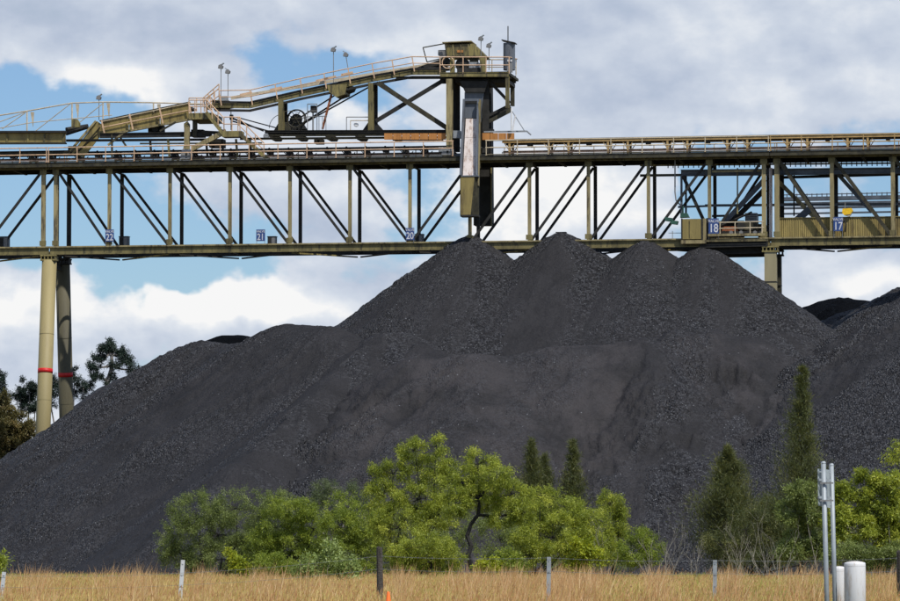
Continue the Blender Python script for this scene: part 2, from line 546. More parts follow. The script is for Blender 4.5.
def coal_mat(name, fine, dusty, lump, spark=.2, spec=.28):
    m = bpy.data.materials.new(name)
    m.use_nodes = True
    t = m.node_tree
    bs = t.nodes['Principled BSDF']
    geo = N(t, 'ShaderNodeTexCoord')
    P = geo.outputs['Object']
    co = N(t, 'ShaderNodeAttribute', attribute_name='coarse').outputs['Fac']
    du = N(t, 'ShaderNodeAttribute', attribute_name='dusty').outputs['Fac']

    def vor(scale, feat='F1'):
        v = N(t, 'ShaderNodeTexVoronoi', feature=feat)
        v.inputs['Scale'].default_value = scale
        t.links.new(P, v.inputs['Vector'])
        return v

    def noi(scale, det=5, rough=.6):
        n = N(t, 'ShaderNodeTexNoise')
        n.inputs['Scale'].default_value = scale
        n.inputs['Detail'].default_value = det
        n.inputs['Roughness'].default_value = rough
        t.links.new(P, n.inputs['Vector'])
        return n.outputs['Fac']
    v1 = vor(8.5)
    v2 = vor(3.6)
    c1 = N(t, 'ShaderNodeSeparateColor')
    t.links.new(v1.outputs['Color'], c1.inputs[0])
    c2 = N(t, 'ShaderNodeSeparateColor')
    t.links.new(v2.outputs['Color'], c2.inputs[0])
    base = mixc(t, mapr(t, du, .1, .8), fine, dusty)
    base = mixc(t, mapr(t, noi(.35, 8, .65), .35, .68), base, tuple(c * .62 for c in fine))
    grain = mapr(t, noi(9, 6, .7), .3, .7, .72, 1.3, False)
    gm = N(t, 'ShaderNodeVectorMath', operation='SCALE')
    t.links.new(base, gm.inputs[0])
    t.links.new(grain, gm.inputs['Scale'])
    base = gm.outputs[0]
    # lumps: each cell its own grey, a few with a glint painted in as pale colour
    lump_f = mth(t, 'MULTIPLY', mapr(t, c1.outputs[0], .35, .95), mth(t, 'MULTIPLY_ADD', co, 1.1, .08), clamp=True)
    base = mixc(t, lump_f, base, lump)
    th = mth(t, 'SUBTRACT', .998, mth(t, 'MULTIPLY', mth(t, 'MULTIPLY', co, co), .13))
    sp = mth(t, 'GREATER_THAN', c1.outputs[1], th)
    near = mth(t, 'LESS_THAN', v1.outputs['Distance'], .34)
    spf = mth(t, 'MULTIPLY', mth(t, 'MULTIPLY', sp, near), .75)
    base = mixc(t, spf, base, (spark, spark * 1.04, spark * 1.12))
    t.links.new(base, bs.inputs['Base Color'])
    bs.inputs['Roughness'].default_value = .62
    t.links.new(mth(t, 'MULTIPLY_ADD', mth(t, 'MULTIPLY', c2.outputs[2], co), -.20, .72), bs.inputs['Roughness'])
    bs.inputs['Specular IOR Level'].default_value = spec
    h = mth(t, 'ADD', mth(t, 'MULTIPLY', v1.outputs['Distance'], mth(t, 'MULTIPLY_ADD', co, -.34, -.02)),
            mth(t, 'MULTIPLY', v2.outputs['Distance'], mth(t, 'MULTIPLY', co, -.22)))
    h = mth(t, 'ADD', h, mth(t, 'MULTIPLY', noi(3.0, 7, .66), .26))
    b = N(t, 'ShaderNodeBump')
    b.inputs['Strength'].default_value = .85
    b.inputs['Distance'].default_value = .8
    t.links.new(h, b.inputs['Height'])
    t.links.new(b.outputs[0], bs.inputs['Normal'])
    return m


COAL = coal_mat('coal', (.0205, .0198, .0225), (.037, .0335, .0355), (.060, .061, .068), .19)
COALF = coal_mat('far_shaded_coal', (.0035, .004, .005), (.004, .004, .005), (.005, .006, .008), .01, .02)  # shade of the far heaps put into a near-black colour


# ------------------------------------------------------------------ ground
def ground_mat():
    m = bpy.data.materials.new('dry_paddock_ground')
    m.use_nodes = True
    t = m.node_tree
    bs = t.nodes['Principled BSDF']
    tc = N(t, 'ShaderNodeTexCoord')
    n = N(t, 'ShaderNodeTexNoise')
    n.inputs['Scale'].default_value = .9
    n.inputs['Detail'].default_value = 10
    n.inputs['Roughness'].default_value = .7
    t.links.new(tc.outputs['Object'], n.inputs['Vector'])
    n2 = N(t, 'ShaderNodeTexNoise')
    n2.inputs['Scale'].default_value = .06
    n2.inputs['Detail'].default_value = 5
    t.links.new(tc.outputs['Object'], n2.inputs['Vector'])
    c = mixc(t, mapr(t, n.outputs['Fac'], .35, .65), (.10, .075, .035), (.26, .19, .085))
    c = mixc(t, mapr(t, n2.outputs['Fac'], .45, .65), c, (.10, .10, .035))
    t.links.new(c, bs.inputs['Base Color'])
    bs.inputs['Roughness'].default_value = .95
    return m


g = MB()
g.add([(-4000, -500, 0), (4000, -500, 0), (4000, 7000, 0), (-4000, 7000, 0)], [(0, 1, 2, 3)])
go = g.build('ground', ground_mat())
go['kind'] = 'structure'


# ------------------------------------------------------------------ coal heaps
def fftnoise(ny, nx, dy, dx, lo, hi, power, seed):
    """band-limited noise field, unit deviation; lo/hi are feature sizes in metres"""
    r = np.random.default_rng(seed)
    w = r.standard_normal((ny, nx))
    fy = np.fft.fftfreq(ny, dy)[:, None]
    fx = np.fft.rfftfreq(nx, dx)[None, :]
    k = np.sqrt(fy * fy + fx * fx)
    k[0, 0] = 1e-6
    amp = k ** (-power) * np.exp(-(k * lo) ** 2) * (1 - np.exp(-(k * hi) ** 2))
    amp[0, 0] = 0
    f = np.fft.irfft2(np.fft.rfft2(w) * amp, s=(ny, nx))
    return f / f.std()


def heap(name, label, pts, slope=.72, rnd=.8, step=(.17, .2), mt=None, seed=1, reach=1.0, coarse=.45, dusty=0.0,
         back=None, lump=.032, relief=.22, closed_ends=True, dustbox=None, gully=.25, crust=0.0, skew=0.0, streak_bias=0.0, group=None, concave=0.0):
    """heap of loose coal under a crest line: pts are (x, y, Y) photo column, row and distance of the crest"""
    C = [at(*p) for p in pts]
    if len(C) == 1:
        C = [C[0], C[0] + Vector((.01, 0, 0))]
    H = max(c.z for c in C)
    rad = H / slope * 1.12 * reach
    x0, x1 = min(c.x for c in C) - rad, max(c.x for c in C) + rad
    y0, y1 = min(c.y for c in C) - rad, max(c.y for c in C) + (rad if back is None else back)
    # keep to what could be seen from near the photograph's standpoint
    x0, x1 = max(x0, -52), min(x1, 56)
    dx, dy = step
    nx, ny = int((x1 - x0) / dx), int((y1 - y0) / dy)
    X = np.linspace(x0, x1, nx)[None, :].repeat(ny, 0)
    Y = np.linspace(y0, y1, ny)[:, None].repeat(nx, 1)
    warp = fftnoise(ny, nx, dy, dx, 1.5, 14, 1.6, seed + 50) * relief * 1.6
    Z = np.full((ny, nx), -1e9)
    S = np.zeros((ny, nx))
    DD = np.zeros((ny, nx))
    run = 0.0
    for a, b in zip(C[:-1], C[1:]):
        ex, ey = b.x - a.x, b.y - a.y
        L2 = ex * ex + ey * ey
        L = math.sqrt(L2)
        t = np.clip(((X - a.x) * ex + (Y - a.y) * ey) / L2, 0, 1)
        px, py = a.x + t * ex, a.y + t * ey
        d = np.hypot(X - px, Y - py)
        z = a.z + t * (b.z - a.z) - slope * (np.sqrt(d * d + rnd * rnd) - rnd)
        if concave:
            z += concave * d * d / 40.0
        ang = np.arctan2(X - px, -(Y - py))
        sc = run + t * L + ang * 6.0
        up = z > Z
        Z = np.where(up, z, Z)
        S = np.where(up, sc, S)
        DD = np.where(up, d, DD)
        run += L
    # streaks that run down the slope: noise over the crest coordinate
    r = np.random.default_rng(seed + 9)
    tab = np.zeros(4096)
    for wv, am in ((90, 1.0), (37, .8), (14, .5), (5, .25)):
        q = np.convolve(r.standard_normal(4096 + wv), np.hanning(wv + 2)[1:-1], 'same')[:4096]
        tab += am * q / q.std()
    tab /= tab.std()
    sidx = ((S + skew * DD + warp * 1.4 + 120) * 12.0)
    i0 = np.floor(sidx).astype(int)
    fr = sidx - i0
    st = tab[i0 % 4096] * (1 - fr) + tab[(i0 + 1) % 4096] * fr
    n_mid = fftnoise(ny, nx, dy, dx, .5, 6, 1.5, seed)
    n_low = fftnoise(ny, nx, dy, dx, 3, 18, 1.8, seed + 3)
    n_fin = fftnoise(ny, nx, dy, dx, .12, .9, .9, seed + 5)
    fade = np.clip(DD / 5.0, .10, 1)
    cs = np.clip(coarse + streak_bias + .40 * st + .22 * n_low + .10 * n_mid, 0, 1)
    Z = Z + fade * relief * (n_low * .75 + n_mid * .45) + gully * fade * st * .30 + lump * n_fin * (.5 + cs)
    if crust:
        cn = fftnoise(ny, nx, dy, dx, .35, 4, 1.3, seed + 77)
        pat = np.clip(fftnoise(ny, nx, dy, dx, 2, 12, 1.8, seed + 78) * .6 + .4, 0, 1)
        Z = Z + fade * crust * pat * (np.clip(1 - np.abs(cn) * 1.3, 0, 1) - .4)
        tz = (Z + .5 * n_low) / 2.6
        Z = Z + fade * crust * .55 * pat * np.clip(np.sin(tz * 2 * math.pi) * 2.2, -1, 1) * .5
    Dst = np.full_like(Z, dusty) + .25 * n_low * (dusty > 0) + .15 * n_mid * (dusty > 0)
    if dustbox:
        ax, bx = dustbox
        cen = (X - gx(ax, 1) * Y) / (gx(bx, 1) * Y - gx(ax, 1) * Y)
        Dst = Dst * np.clip(1.0 - np.clip(np.abs(cen - .5) * 2 - .7, 0, 1) * 2.2, 0, 1)
        cs = np.where(Dst > .35, cs * .55, cs)
    keep = Z > -.25
    quad = keep[:-1, :-1] | keep[1:, :-1] | keep[:-1, 1:] | keep[1:, 1:]
    idx = np.arange(ny * nx).reshape(ny, nx)
    q = np.stack([idx[:-1, :-1], idx[:-1, 1:], idx[1:, 1:], idx[1:, :-1]], -1)[quad]
    used = np.zeros(ny * nx, bool)
    used[q.ravel()] = True
    remap = np.cumsum(used) - 1
    q = remap[q]
    co = np.stack([X.ravel(), Y.ravel(), np.maximum(Z.ravel(), -1.0)], -1)[used]
    base = Vector(((C[0].x + C[-1].x) / 2, (C[0].y + C[-1].y) / 2, 0))
    co -= np.array([base.x, base.y, 0])
    me = bpy.data.meshes.new(name)
    me.vertices.add(len(co))
    me.vertices.foreach_set('co', co.ravel().astype(np.float32))
    me.loops.add(len(q) * 4)
    me.loops.foreach_set('vertex_index', q.ravel().astype(np.int32))
    me.polygons.add(len(q))
    me.polygons.foreach_set('loop_start', np.arange(0, len(q) * 4, 4, dtype=np.int32))
    me.update(calc_edges=True)
    for nm, arr in (('coarse', cs), ('dusty', Dst)):
        a_ = me.attributes.new(nm, 'FLOAT', 'POINT')
        a_.data.foreach_set('value', arr.ravel()[used].astype(np.float32))
    me.polygons.foreach_set('use_smooth', [True] * len(q))
    me.materials.append(mt or COAL)
    o = link(name, me)
    o.location = base
    return tag(o, label, 'coal heap', group)


HG = 'heaps of coal in the stockyard'
heap('coal_heap', 'tall coal peak directly below the end of the delivery chute',
     [(470, 235.8, 280.2), (471, 236.2, 280.2)], slope=.735, rnd=.75, seed=3, coarse=.66, group=HG, relief=.12, back=8, gully=.25, skew=.1)
for i, (x, y, Yd, lb) in enumerate(((561, 232.5, 279.5, 'coal peak second from the left of the four below the gantry'),
                                    (645, 241, 277.5, 'coal peak third from the left of the four below the gantry'),
                                    (701, 248, 276.5, 'rightmost rounded coal peak of the four below the gantry'))):
    pk = [(x, y, Yd), (x + (9 if i == 2 else 1), y + (1 if i == 2 else .3), Yd)]
    heap('coal_heap', lb, pk, slope=.735, rnd=.75, seed=21 + i * 7, coarse=.62, group=HG, relief=.12, back=7, gully=.25, skew=.1)
heap('coal_heap', 'long left coal heap that buries the foot of the two gantry legs',
     [(-90, 542, 292), (0, 481, 290), (62, 443, 288), (100, 410, 286), (145, 384, 283), (205, 341, 279), (233, 345, 277), (262, 338, 274),
      (290, 324, 271), (330, 326, 268), (345, 334, 267)],
     slope=.70, rnd=1.6, seed=41, coarse=.36, group=HG, back=10, relief=.12, skew=.25, gully=.8, lump=.022, crust=.16)
heap('coal_heap', 'smooth dark coal mound between the left heap and the brown one',
     [(442, 355, 263), (422, 343, 265), (404, 333, 267), (385, 333, 266), (360, 350, 263.5), (300, 405, 256.5), (240, 462, 249), (190, 515, 243)],
     slope=.72, rnd=1.0, seed=47, coarse=.10, group=HG, back=10, relief=.12, skew=.35, gully=.3)
heap('coal_heap', 'broad brown dusted coal heap in the middle, in front of the four peaks',
     [(418, 355, 259), (440, 358, 258.5), (470, 354, 258), (507, 357, 259), (553, 347, 260), (603, 345, 260), (640, 338, 260)],
     slope=.68, rnd=1.0, seed=55, coarse=.06, dusty=1.05, dustbox=(330, 640), group=HG, back=8, relief=.22, skew=.45, gully=.6, crust=.42)
heap('coal_heap', 'lumpy topped coal heap in front of the rightmost peak',
     [(650, 338, 262), (676, 330, 262), (710, 328, 262), (733, 335, 262), (757, 337, 263), (780, 331, 265), (796, 334, 267)],
     slope=.68, rnd=.9, seed=67, coarse=.55, dusty=.3, group=HG, back=8, relief=.30, skew=.6, gully=.7, crust=.45)
heap('coal_heap', 'coal ridge rising to the right edge behind the front right heap',
     [(808, 326, 283), (845, 312.5, 282), (873, 306, 281), (885, 297, 280), (905, 287, 279), (985, 250, 276)],
     slope=.72, rnd=1.0, seed=71, coarse=.15, group=HG, back=10, relief=.10)
heap('coal_heap', 'front right coal heap with pale lumps sloping down behind the tall conifer',
     [(915, 297, 263), (990, 262, 262), (1100, 262, 262)],
     slope=.62, rnd=1.0, seed=83, coarse=.62, group=HG, back=6, relief=.16, gully=.6, skew=.3, crust=.2)
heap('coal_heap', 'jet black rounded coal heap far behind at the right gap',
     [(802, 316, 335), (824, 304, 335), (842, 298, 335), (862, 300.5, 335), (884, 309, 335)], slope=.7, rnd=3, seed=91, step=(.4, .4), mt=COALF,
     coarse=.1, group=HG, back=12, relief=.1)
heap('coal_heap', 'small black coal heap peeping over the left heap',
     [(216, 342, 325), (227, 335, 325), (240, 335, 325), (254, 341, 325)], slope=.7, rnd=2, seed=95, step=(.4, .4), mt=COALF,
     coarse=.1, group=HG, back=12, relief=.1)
heap('coal_heap', 'low grey heap behind the shoulder of the left heap near the gum trees',
     [(112, 384, 318), (126, 377, 318), (142, 371, 318)], slope=.85, rnd=1, seed=98, step=(.4, .4), coarse=.3, dusty=.6, group=HG, back=12, relief=.1)

# ------------------------------------------------------------------ conveyor gantry
ZD = 27.96            # deck top
ZT = 27.54            # underside of the top chord
ZB1, ZB0 = 22.20, 21.72
WB = 3.5              # truss spacing


def T(x, y=200, w=0.0):
    return B(x, y, w)[0]


nodes_main = [56, 109.5, 170, 230, 290, 350, 410, 470, 529.5, 588.5, 648.5, 709.5, 764]
nodes_left = [-78, -17, 43.5]
nodes_right = [777, 832, 893, 954, 1015]
GG = 'spans of the conveyor gantry'


def span(label, nodes, mode, heavy=False):
    ts = [T(x) for x in nodes]
    fr = Frame('gantry_span', label, 'gantry', ((ts[0] + ts[-1]) / 2, WB / 2, ZB0), GG)
    P = fr.put
    e = .41
    lo, hi = ts[0] - e, ts[-1] + e
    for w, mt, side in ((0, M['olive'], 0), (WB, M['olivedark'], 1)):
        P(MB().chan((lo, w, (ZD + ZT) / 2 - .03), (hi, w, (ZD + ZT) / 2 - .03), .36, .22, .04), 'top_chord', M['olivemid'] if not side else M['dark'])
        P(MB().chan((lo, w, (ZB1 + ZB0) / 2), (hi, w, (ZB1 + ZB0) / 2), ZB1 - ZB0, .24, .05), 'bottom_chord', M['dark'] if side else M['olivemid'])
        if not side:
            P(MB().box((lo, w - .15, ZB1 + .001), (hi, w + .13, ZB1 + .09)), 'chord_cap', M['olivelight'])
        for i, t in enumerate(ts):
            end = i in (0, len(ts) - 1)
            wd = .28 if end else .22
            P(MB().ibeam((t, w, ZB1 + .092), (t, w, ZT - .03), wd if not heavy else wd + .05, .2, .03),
              'truss_post', M['dark'] if side else M['olivelight'])  # rear posts darker than front ones: shade put into their colour
    mid = len(ts) // 2
    for i, t in enumerate(ts):
        for zc in (ZT - .21, ZB1 + .30):
            P(MB().box((t - .23, -.115, zc - .17), (t + .23, -.103, zc + .17)), 'gusset_plate', M['olivemid'])
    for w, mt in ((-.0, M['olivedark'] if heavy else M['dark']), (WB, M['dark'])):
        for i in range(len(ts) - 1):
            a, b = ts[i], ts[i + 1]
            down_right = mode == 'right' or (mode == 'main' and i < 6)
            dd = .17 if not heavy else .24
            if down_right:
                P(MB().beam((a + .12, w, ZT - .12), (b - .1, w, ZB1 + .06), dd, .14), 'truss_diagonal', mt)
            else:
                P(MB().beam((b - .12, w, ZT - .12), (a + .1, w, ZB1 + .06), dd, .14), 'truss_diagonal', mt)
    # cross beams top and bottom, plan bracing, deck
    for i, t in enumerate(ts):
        P(MB().chan((t, .13, ZT + .02), (t, WB - .13, ZT + .02), .26, .2, .03, Vector((1, 0, 0))), 'cross_beam', M['dark'])
        P(MB().chan((t, .13, ZB0 + .14), (t, WB - .13, ZB0 + .14), .24, .2, .03, Vector((1, 0, 0))), 'cross_beam', M['dark'])
        if i < len(ts) - 1:
            b = ts[i + 1]
            w0, w1 = (.15, WB - .15) if i % 2 == 0 else (WB - .15, .15)
            P(MB().beam((t + .12, w0, ZB0 - .06 - (.10 if w0 > 1 else 0)), (b - .12, w1, ZB0 - .06 - (.10 if w1 > 1 else 0)), .10, .12), 'plan_brace', M['olive'] if i % 3 == 1 else M['dark'])
            t2 = (t + b) / 2
            P(MB().chan((t2, .13, ZT + .04), (t2, WB - .13, ZT + .04), .2, .16, .03, Vector((1, 0, 0))), 'cross_beam', M['dark'])
    P(MB().box((lo, -.62, ZD - .06), (hi, WB + .62, ZD)), 'deck_plate', M['dark'])
    P(MB().chan((lo, -.64, ZD - .19), (hi, -.64, ZD - .19), .255, .07, .02), 'walkway_edge_beam', M['olivedark'])
    P(MB().chan((lo, WB + .64, ZD - .19), (hi, WB + .64, ZD - .19), .255, .07, .02), 'walkway_edge_beam', M['dark'])
    br = MB()
    n = int((hi - lo) / 2)
    for i in range(n + 1):
        t = lo + .1 + (hi - lo - .2) * i / n
        br.beam((t, -.58, ZD - .12), (t, -.13, ZD - .30), .07, .06, Vector((1, 0, 0)))
    P(br, 'walkway_bracket', M['olivedark'])
    # handrails: own post and rail pieces
    me = MB()
    me.tube((0, 0, 0), (0, 0, 1.0), .034, 8)
    me.box((-.07, -.05, 0), (.07, .05, .02))
    hm = {}
    for w, mt in ((-.66, M['cream'] if mode != 'left' else M['tan']), (WB + .66, M['cream'])):
        post = me.mesh('rail_post')
        post.materials.append(mt)
        if mode == 'main':
            cut = [(lo, T(455), M['tan']), (T(487), hi, M['cream'])] if w < 0 else [(lo, hi, M['cream'])]
        else:
            cut = [(lo, hi, M['tan'] if mode == 'left' else M['orange2'])]
        for c0, c1, rm in cut:
            postm = me.mesh('rail_post')
            postm.materials.append(rm)
            k = max(1, round((c1 - c0) / 2.0))
            for i in range(k + 1):
                t = c0 + .05 + (c1 - c0 - .1) * i / k
                fr.stamp(postm, 'rail_post', (t, w, ZD))
            P(MB().tube((c0, w, ZD + 1.0), (c1, w, ZD + 1.0), .042, 8), 'handrail', rm)
            P(MB().tube((c0, w, ZD + .52), (c1, w, ZD + .52), .038, 8), 'mid_rail', rm)
            if w < 0:
                P(MB().box((c0, w - .012, ZD + .003), (c1, w + .002, ZD + .08)), 'toe_board', M['olivedark'])
    return fr


M['orange2'] = mat('ochre_handrail_paint', (.40, .27, .11), .55, var=.2, vscale=2.2, dirt=(.2, .12, .05), dirt_amt=.25)
main = span('middle gantry span with thin truss posts and diagonals between the two piers', nodes_main, 'main')
lefts = span('left gantry span cut by the left edge of the photo', nodes_left, 'left')
rights = span('right gantry span with yellow wall panels and thicker diagonals', nodes_right, 'right', True)

# yellow corrugated wall panels of the right span, one between each two posts
tr = [T(x) for x in nodes_right]
for a, b in zip(tr[:-1], tr[1:]):
    pn = MB()
    z0, z1 = B(850, 243.5, .34)[2], B(850, 217.5, .34)[2]
    n = 26
    vs = []
    for i in range(n * 2 + 1):
        x_ = a + .02 + (b - a - .04) * i / (n * 2)
        off = .0 if (i // 1) % 2 == 0 else .035
        vs += [(x_, .34 + off, z0), (x_, .34 + off, z1)]
    fs = [(2 * i, 2 * i + 2, 2 * i + 3, 2 * i + 1) for i in range(n * 2)]
    pn.add(vs, fs)
    m_ = len(vs)
    pn.add([(v[0], v[1] + .05, v[2]) for v in vs], [tuple(reversed(f)) for f in fs])
    rights.put(pn, 'wall_panel', M['ochre'])
    rights.put(MB().box((a + .02, .30, z0 - .07), (b - .02, .44, z0 - .002)), 'panel_rail', M['dark'])
    rights.put(MB().box((a + .02, .30, z1 + .002), (b - .02, .46, z1 + .05)), 'panel_rail', M['olive'])
    rights.put(MB().box((a + .02, .28, ZB1 + .003), (b - .02, .46, z0 - .10)), 'panel_rail', M['olive'])

# ------------------------------------------------------------------ belt conveyor along the deck
ZS = ZD + 1.05
SEG = [('left', T(-75), T(60), 1.0), ('right', T(515), T(1010), 1.0)]
cv = Frame('belt_conveyor', 'long belt conveyor on roller frames running along the top deck of the gantry', 'conveyor', (0, WB / 2, ZD))


def idler_mesh(lower):
    m = MB()
    zt = .80 - lower
    # inclined wing rollers, a flat middle one and the bracket under them
    m.tube((-.0, -.20, zt), (0, .20, zt), .075, 8)
    m.tube((0, -.62, zt + .20), (0, -.22, zt + .02), .075, 8)
    m.tube((0, .22, zt + .02), (0, .62, zt + .20), .075, 8)
    m.box((-.09, -.66, zt - .17), (.09, .66, zt - .10))
    m.box((-.06, -.66, zt - .10), (.06, -.63, zt + .24))
    m.box((-.06, .63, zt - .10), (.06, .66, zt + .24))
    m.prism([(-.20, zt - .02), (.20, zt - .02), (.12, zt - .22), (-.12, zt - .22)], -.74, -.70)
    return m


def leg_mesh(zt):
    m = MB()
    for w in (-.78, .78):
        m.box((-.07, w - .05, .0), (.07, w + .05, zt))
        m.beam((.07, w, zt * .55), (.34, w, zt - .03), .05, .05)
        m.beam((-.07, w, zt * .55), (-.34, w, zt - .03), .05, .05)
    m.box((-.05, -.73, zt - .2), (.05, .73, zt - .12))
    m.tube((0, -.62, .34), (0, .62, .34), .07, 8)
    return m


def conveyor_run(c0, c1, zt, leg_m, belt=True):
    put = cv.put
    zs = ZD + zt
    for w in (-.80, .80):
        put(MB().chan((c0, 1.75 + w, zs), (c1, 1.75 + w, zs), .13 if leg_m is M['dark'] else .18, .10, .02), 'stringer', leg_m)
    if belt:
        b = MB()
        prof = [(-.72, .16), (-.25, -.03), (.25, -.03), (.72, .16)]
        vs = []
        for t in (c0, c1):
            for (w, z) in prof:
                vs.append((t, 1.75 + w, zs + z + .02))
            for (w, z) in reversed(prof):
                vs.append((t, 1.75 + w, zs + z))
        b.add(vs, [(i, (i + 1) % 8, 8 + (i + 1) % 8, 8 + i) for i in range(8)] + [tuple(range(7, -1, -1)), tuple(range(8, 16))])
        put(b, 'carrying_belt', M['belt'])
    put(MB().box((c0, 1.75 - .68, ZD + .43), (c1, 1.75 + .68, ZD + .455)), 'return_belt', M['returnbelt'])
    for sgn in (-1,):
        put(MB().chan((c0, 1.75 + sgn * .95, ZD + .30), (c1, 1.75 + sgn * .95, ZD + .28), .08, .06, .015), 'cable_tray', M['returnbelt'] if sgn < 0 else M['dark'])
    im = idler_mesh(.80 - zt + .12).mesh('idler')
    im.materials.append(M['dark'])
    lm = leg_mesh(zt - .10).mesh('conveyor_leg')
    lm.materials.append(leg_m)
    n = int((c1 - c0) / 1.33)
    for i in range(n):
        t = c0 + .5 + i * 1.33
        cv.stamp(im, 'idler', (t, 1.75, ZD))
        if i % 3 != 1:
            cv.stamp(lm, 'conveyor_leg', (t, 1.75, ZD))


conveyor_run(T(-75), T(66), .80, M['olivedark'])
conveyor_run(T(66) + .05, T(452), .80, M['dark'], False)
conveyor_run(T(500), T(1010), 1.06, M['orange2'])

# ------------------------------------------------------------------ piers
def pier(label, xf, yf_top, wtop, radius, base_px, mt_f, mt_b, bands, square=False, grp='piers that carry the gantry'):
    t0 = T(xf)
    fr = Frame('gantry_pier', label, 'pier', (t0, WB / 2, 0), grp)
    z1 = ZB0 - .42
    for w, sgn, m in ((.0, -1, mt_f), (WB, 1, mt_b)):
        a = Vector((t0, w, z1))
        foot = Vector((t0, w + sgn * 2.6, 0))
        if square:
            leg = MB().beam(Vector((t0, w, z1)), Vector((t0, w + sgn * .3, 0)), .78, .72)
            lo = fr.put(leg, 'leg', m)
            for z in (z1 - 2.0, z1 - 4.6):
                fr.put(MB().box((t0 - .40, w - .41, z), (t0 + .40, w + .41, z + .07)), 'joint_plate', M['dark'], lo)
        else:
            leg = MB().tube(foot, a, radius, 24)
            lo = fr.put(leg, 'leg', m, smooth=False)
            lo.data.polygons.foreach_set('use_smooth', [len(p.vertices) == 4 for p in lo.data.polygons])
            # red band
            d = (foot - a).normalized()
            for (zb, hb) in bands:
                s0 = (z1 - zb) / -d.z
                s1 = s0 + hb
                bo = fr.put(MB().tube(a + d * s0, a + d * s1, radius + .012, 24), 'red_band', M['red'], lo)
                bo.data.polygons.foreach_set('use_smooth', [len(p.vertices) == 4 for p in bo.data.polygons])
            for zj in (16.3, 11.8):
                s0 = (z1 - zj) / -d.z
                fr.put(MB().tube(a + d * s0, a + d * (s0 + .05), radius + .008, 24), 'weld_seam', m, lo)
        cap = MB()
        cap.box((t0 - .55, w - .42, z1 + .002), (t0 + .55, w + .42, z1 + .10))
        for k in range(5):
            x_ = t0 - .48 + k * .24
            cap.box((x_ - .03, w - .40, z1 + .102), (x_ + .03, w + .40, z1 + .30))
        cap.box((t0 - .55, w - .42, z1 + .302), (t0 + .55, w + .42, z1 + .40))
        fr.put(cap, 'bearing_cap', M['olive'] if w == 0 else M['dark'])
    fr.put(MB().chan((t0, .5, z1 - .25), (t0, WB - .5, z1 - .25), .4, .25, .04, Vector((1, 0, 0))), 'cross_beam', M['dark'])
    return fr


zb = B(44, 371, -1)[2]
pier('pair of round leaning gantry legs with red bands at the left', 49.8, 258, 0, .50, None, M['legpaint'], M['legdark'], [(zb + .14, .30)])  # rear leg takes the darker paint that carries its shade
pier('square pale gantry pier rising behind the coal at the right', 770.5, 258, 0, .4, None, M['concrete'], M['olivedark'], [], square=True)  # rear leg in dark olive, its shade put into the colour

# ------------------------------------------------------------------ travelling tripper
tp = Frame('travelling_tripper', 'olive travelling tripper machine with inclined conveyor, stairs and head platform on the gantry', 'tripper', B(350, 150, WB / 2))
P = tp.put
WF, WK = .75, 2.75      # front and back side frames of the inclined conveyor


def poly(pts, w):
    return [B(x, y, w) for x, y in pts]


# box girder of the tail conveyor on the far left
def plate_beam(pts_top, pts_bot, w, th, name, m):
    pl = [B(x, y, w) for x, y in pts_top] + [B(x, y, w) for x, y in reversed(pts_bot)]
    return P(MB().prism(pl, w, w + th), name, m)


o = P(MB().prism(poly([(-80, 133.5), (65.5, 133), (65.5, 142.5), (-80, 143)], .6), .6, .68), 'side_girder', M['ochre'])
for x in (-50, -20, 7, 28, 44.5, 63.5):
    a, b = B(x, 134, .57), B(x, 142.5, .57)
    P(MB().beam(a, b, .10, .06), 'girder_stiffener', M['olive'], o)
P(MB().beam(B(-80, 132.3, .6), B(66, 131.8, .6), .13, .5), 'girder_flange', M['dark'], o)
P(MB().beam(B(-80, 143.6, .6), B(66, 143.2, .6), .10, .5), 'girder_flange', M['olivedark'], o)
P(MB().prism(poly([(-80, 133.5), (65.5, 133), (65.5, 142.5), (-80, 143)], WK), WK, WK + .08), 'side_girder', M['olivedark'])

# inclined side plates of the rising belt: steep part, then the long gallery panels
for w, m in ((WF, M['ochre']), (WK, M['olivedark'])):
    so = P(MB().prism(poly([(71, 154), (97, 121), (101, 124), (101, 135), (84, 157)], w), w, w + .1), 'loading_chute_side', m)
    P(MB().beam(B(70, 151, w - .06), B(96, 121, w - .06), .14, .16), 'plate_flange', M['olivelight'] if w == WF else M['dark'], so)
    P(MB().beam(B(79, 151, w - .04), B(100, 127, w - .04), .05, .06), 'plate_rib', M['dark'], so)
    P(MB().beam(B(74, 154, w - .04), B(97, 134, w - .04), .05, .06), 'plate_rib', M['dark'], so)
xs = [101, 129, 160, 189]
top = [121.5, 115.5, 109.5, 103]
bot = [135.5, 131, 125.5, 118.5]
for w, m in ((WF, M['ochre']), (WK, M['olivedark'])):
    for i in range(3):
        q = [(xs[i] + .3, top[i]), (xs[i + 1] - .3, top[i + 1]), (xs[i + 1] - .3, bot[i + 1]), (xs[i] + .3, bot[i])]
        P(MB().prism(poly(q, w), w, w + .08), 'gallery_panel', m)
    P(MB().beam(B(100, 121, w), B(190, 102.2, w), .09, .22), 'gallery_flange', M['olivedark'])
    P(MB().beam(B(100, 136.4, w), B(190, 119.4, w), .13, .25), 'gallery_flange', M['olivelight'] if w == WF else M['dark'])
P(MB().prism(poly([(100, 124), (190, 106), (190, 108), (100, 126)], WF + .1), WF + .1, WK - .02), 'carrying_belt', M['belt'])
# gallery handrail
for x, y in ((102, 121), (130, 115), (160, 109), (189, 103)):
    P(MB().beam(B(x - .5, y - 1, WF - .35), B(x + 3, y + 14.5, WF - .35), .09, .07), 'rail_post', M['tan'])
P(MB().tube(B(102, 127.5, WF - .35), B(190, 110, WF - .35), .04), 'handrail', M['tan'])
P(MB().tube(B(102, 121.5, WF - .35), B(190, 103, WF - .35), .035), 'handrail', M['cream'])
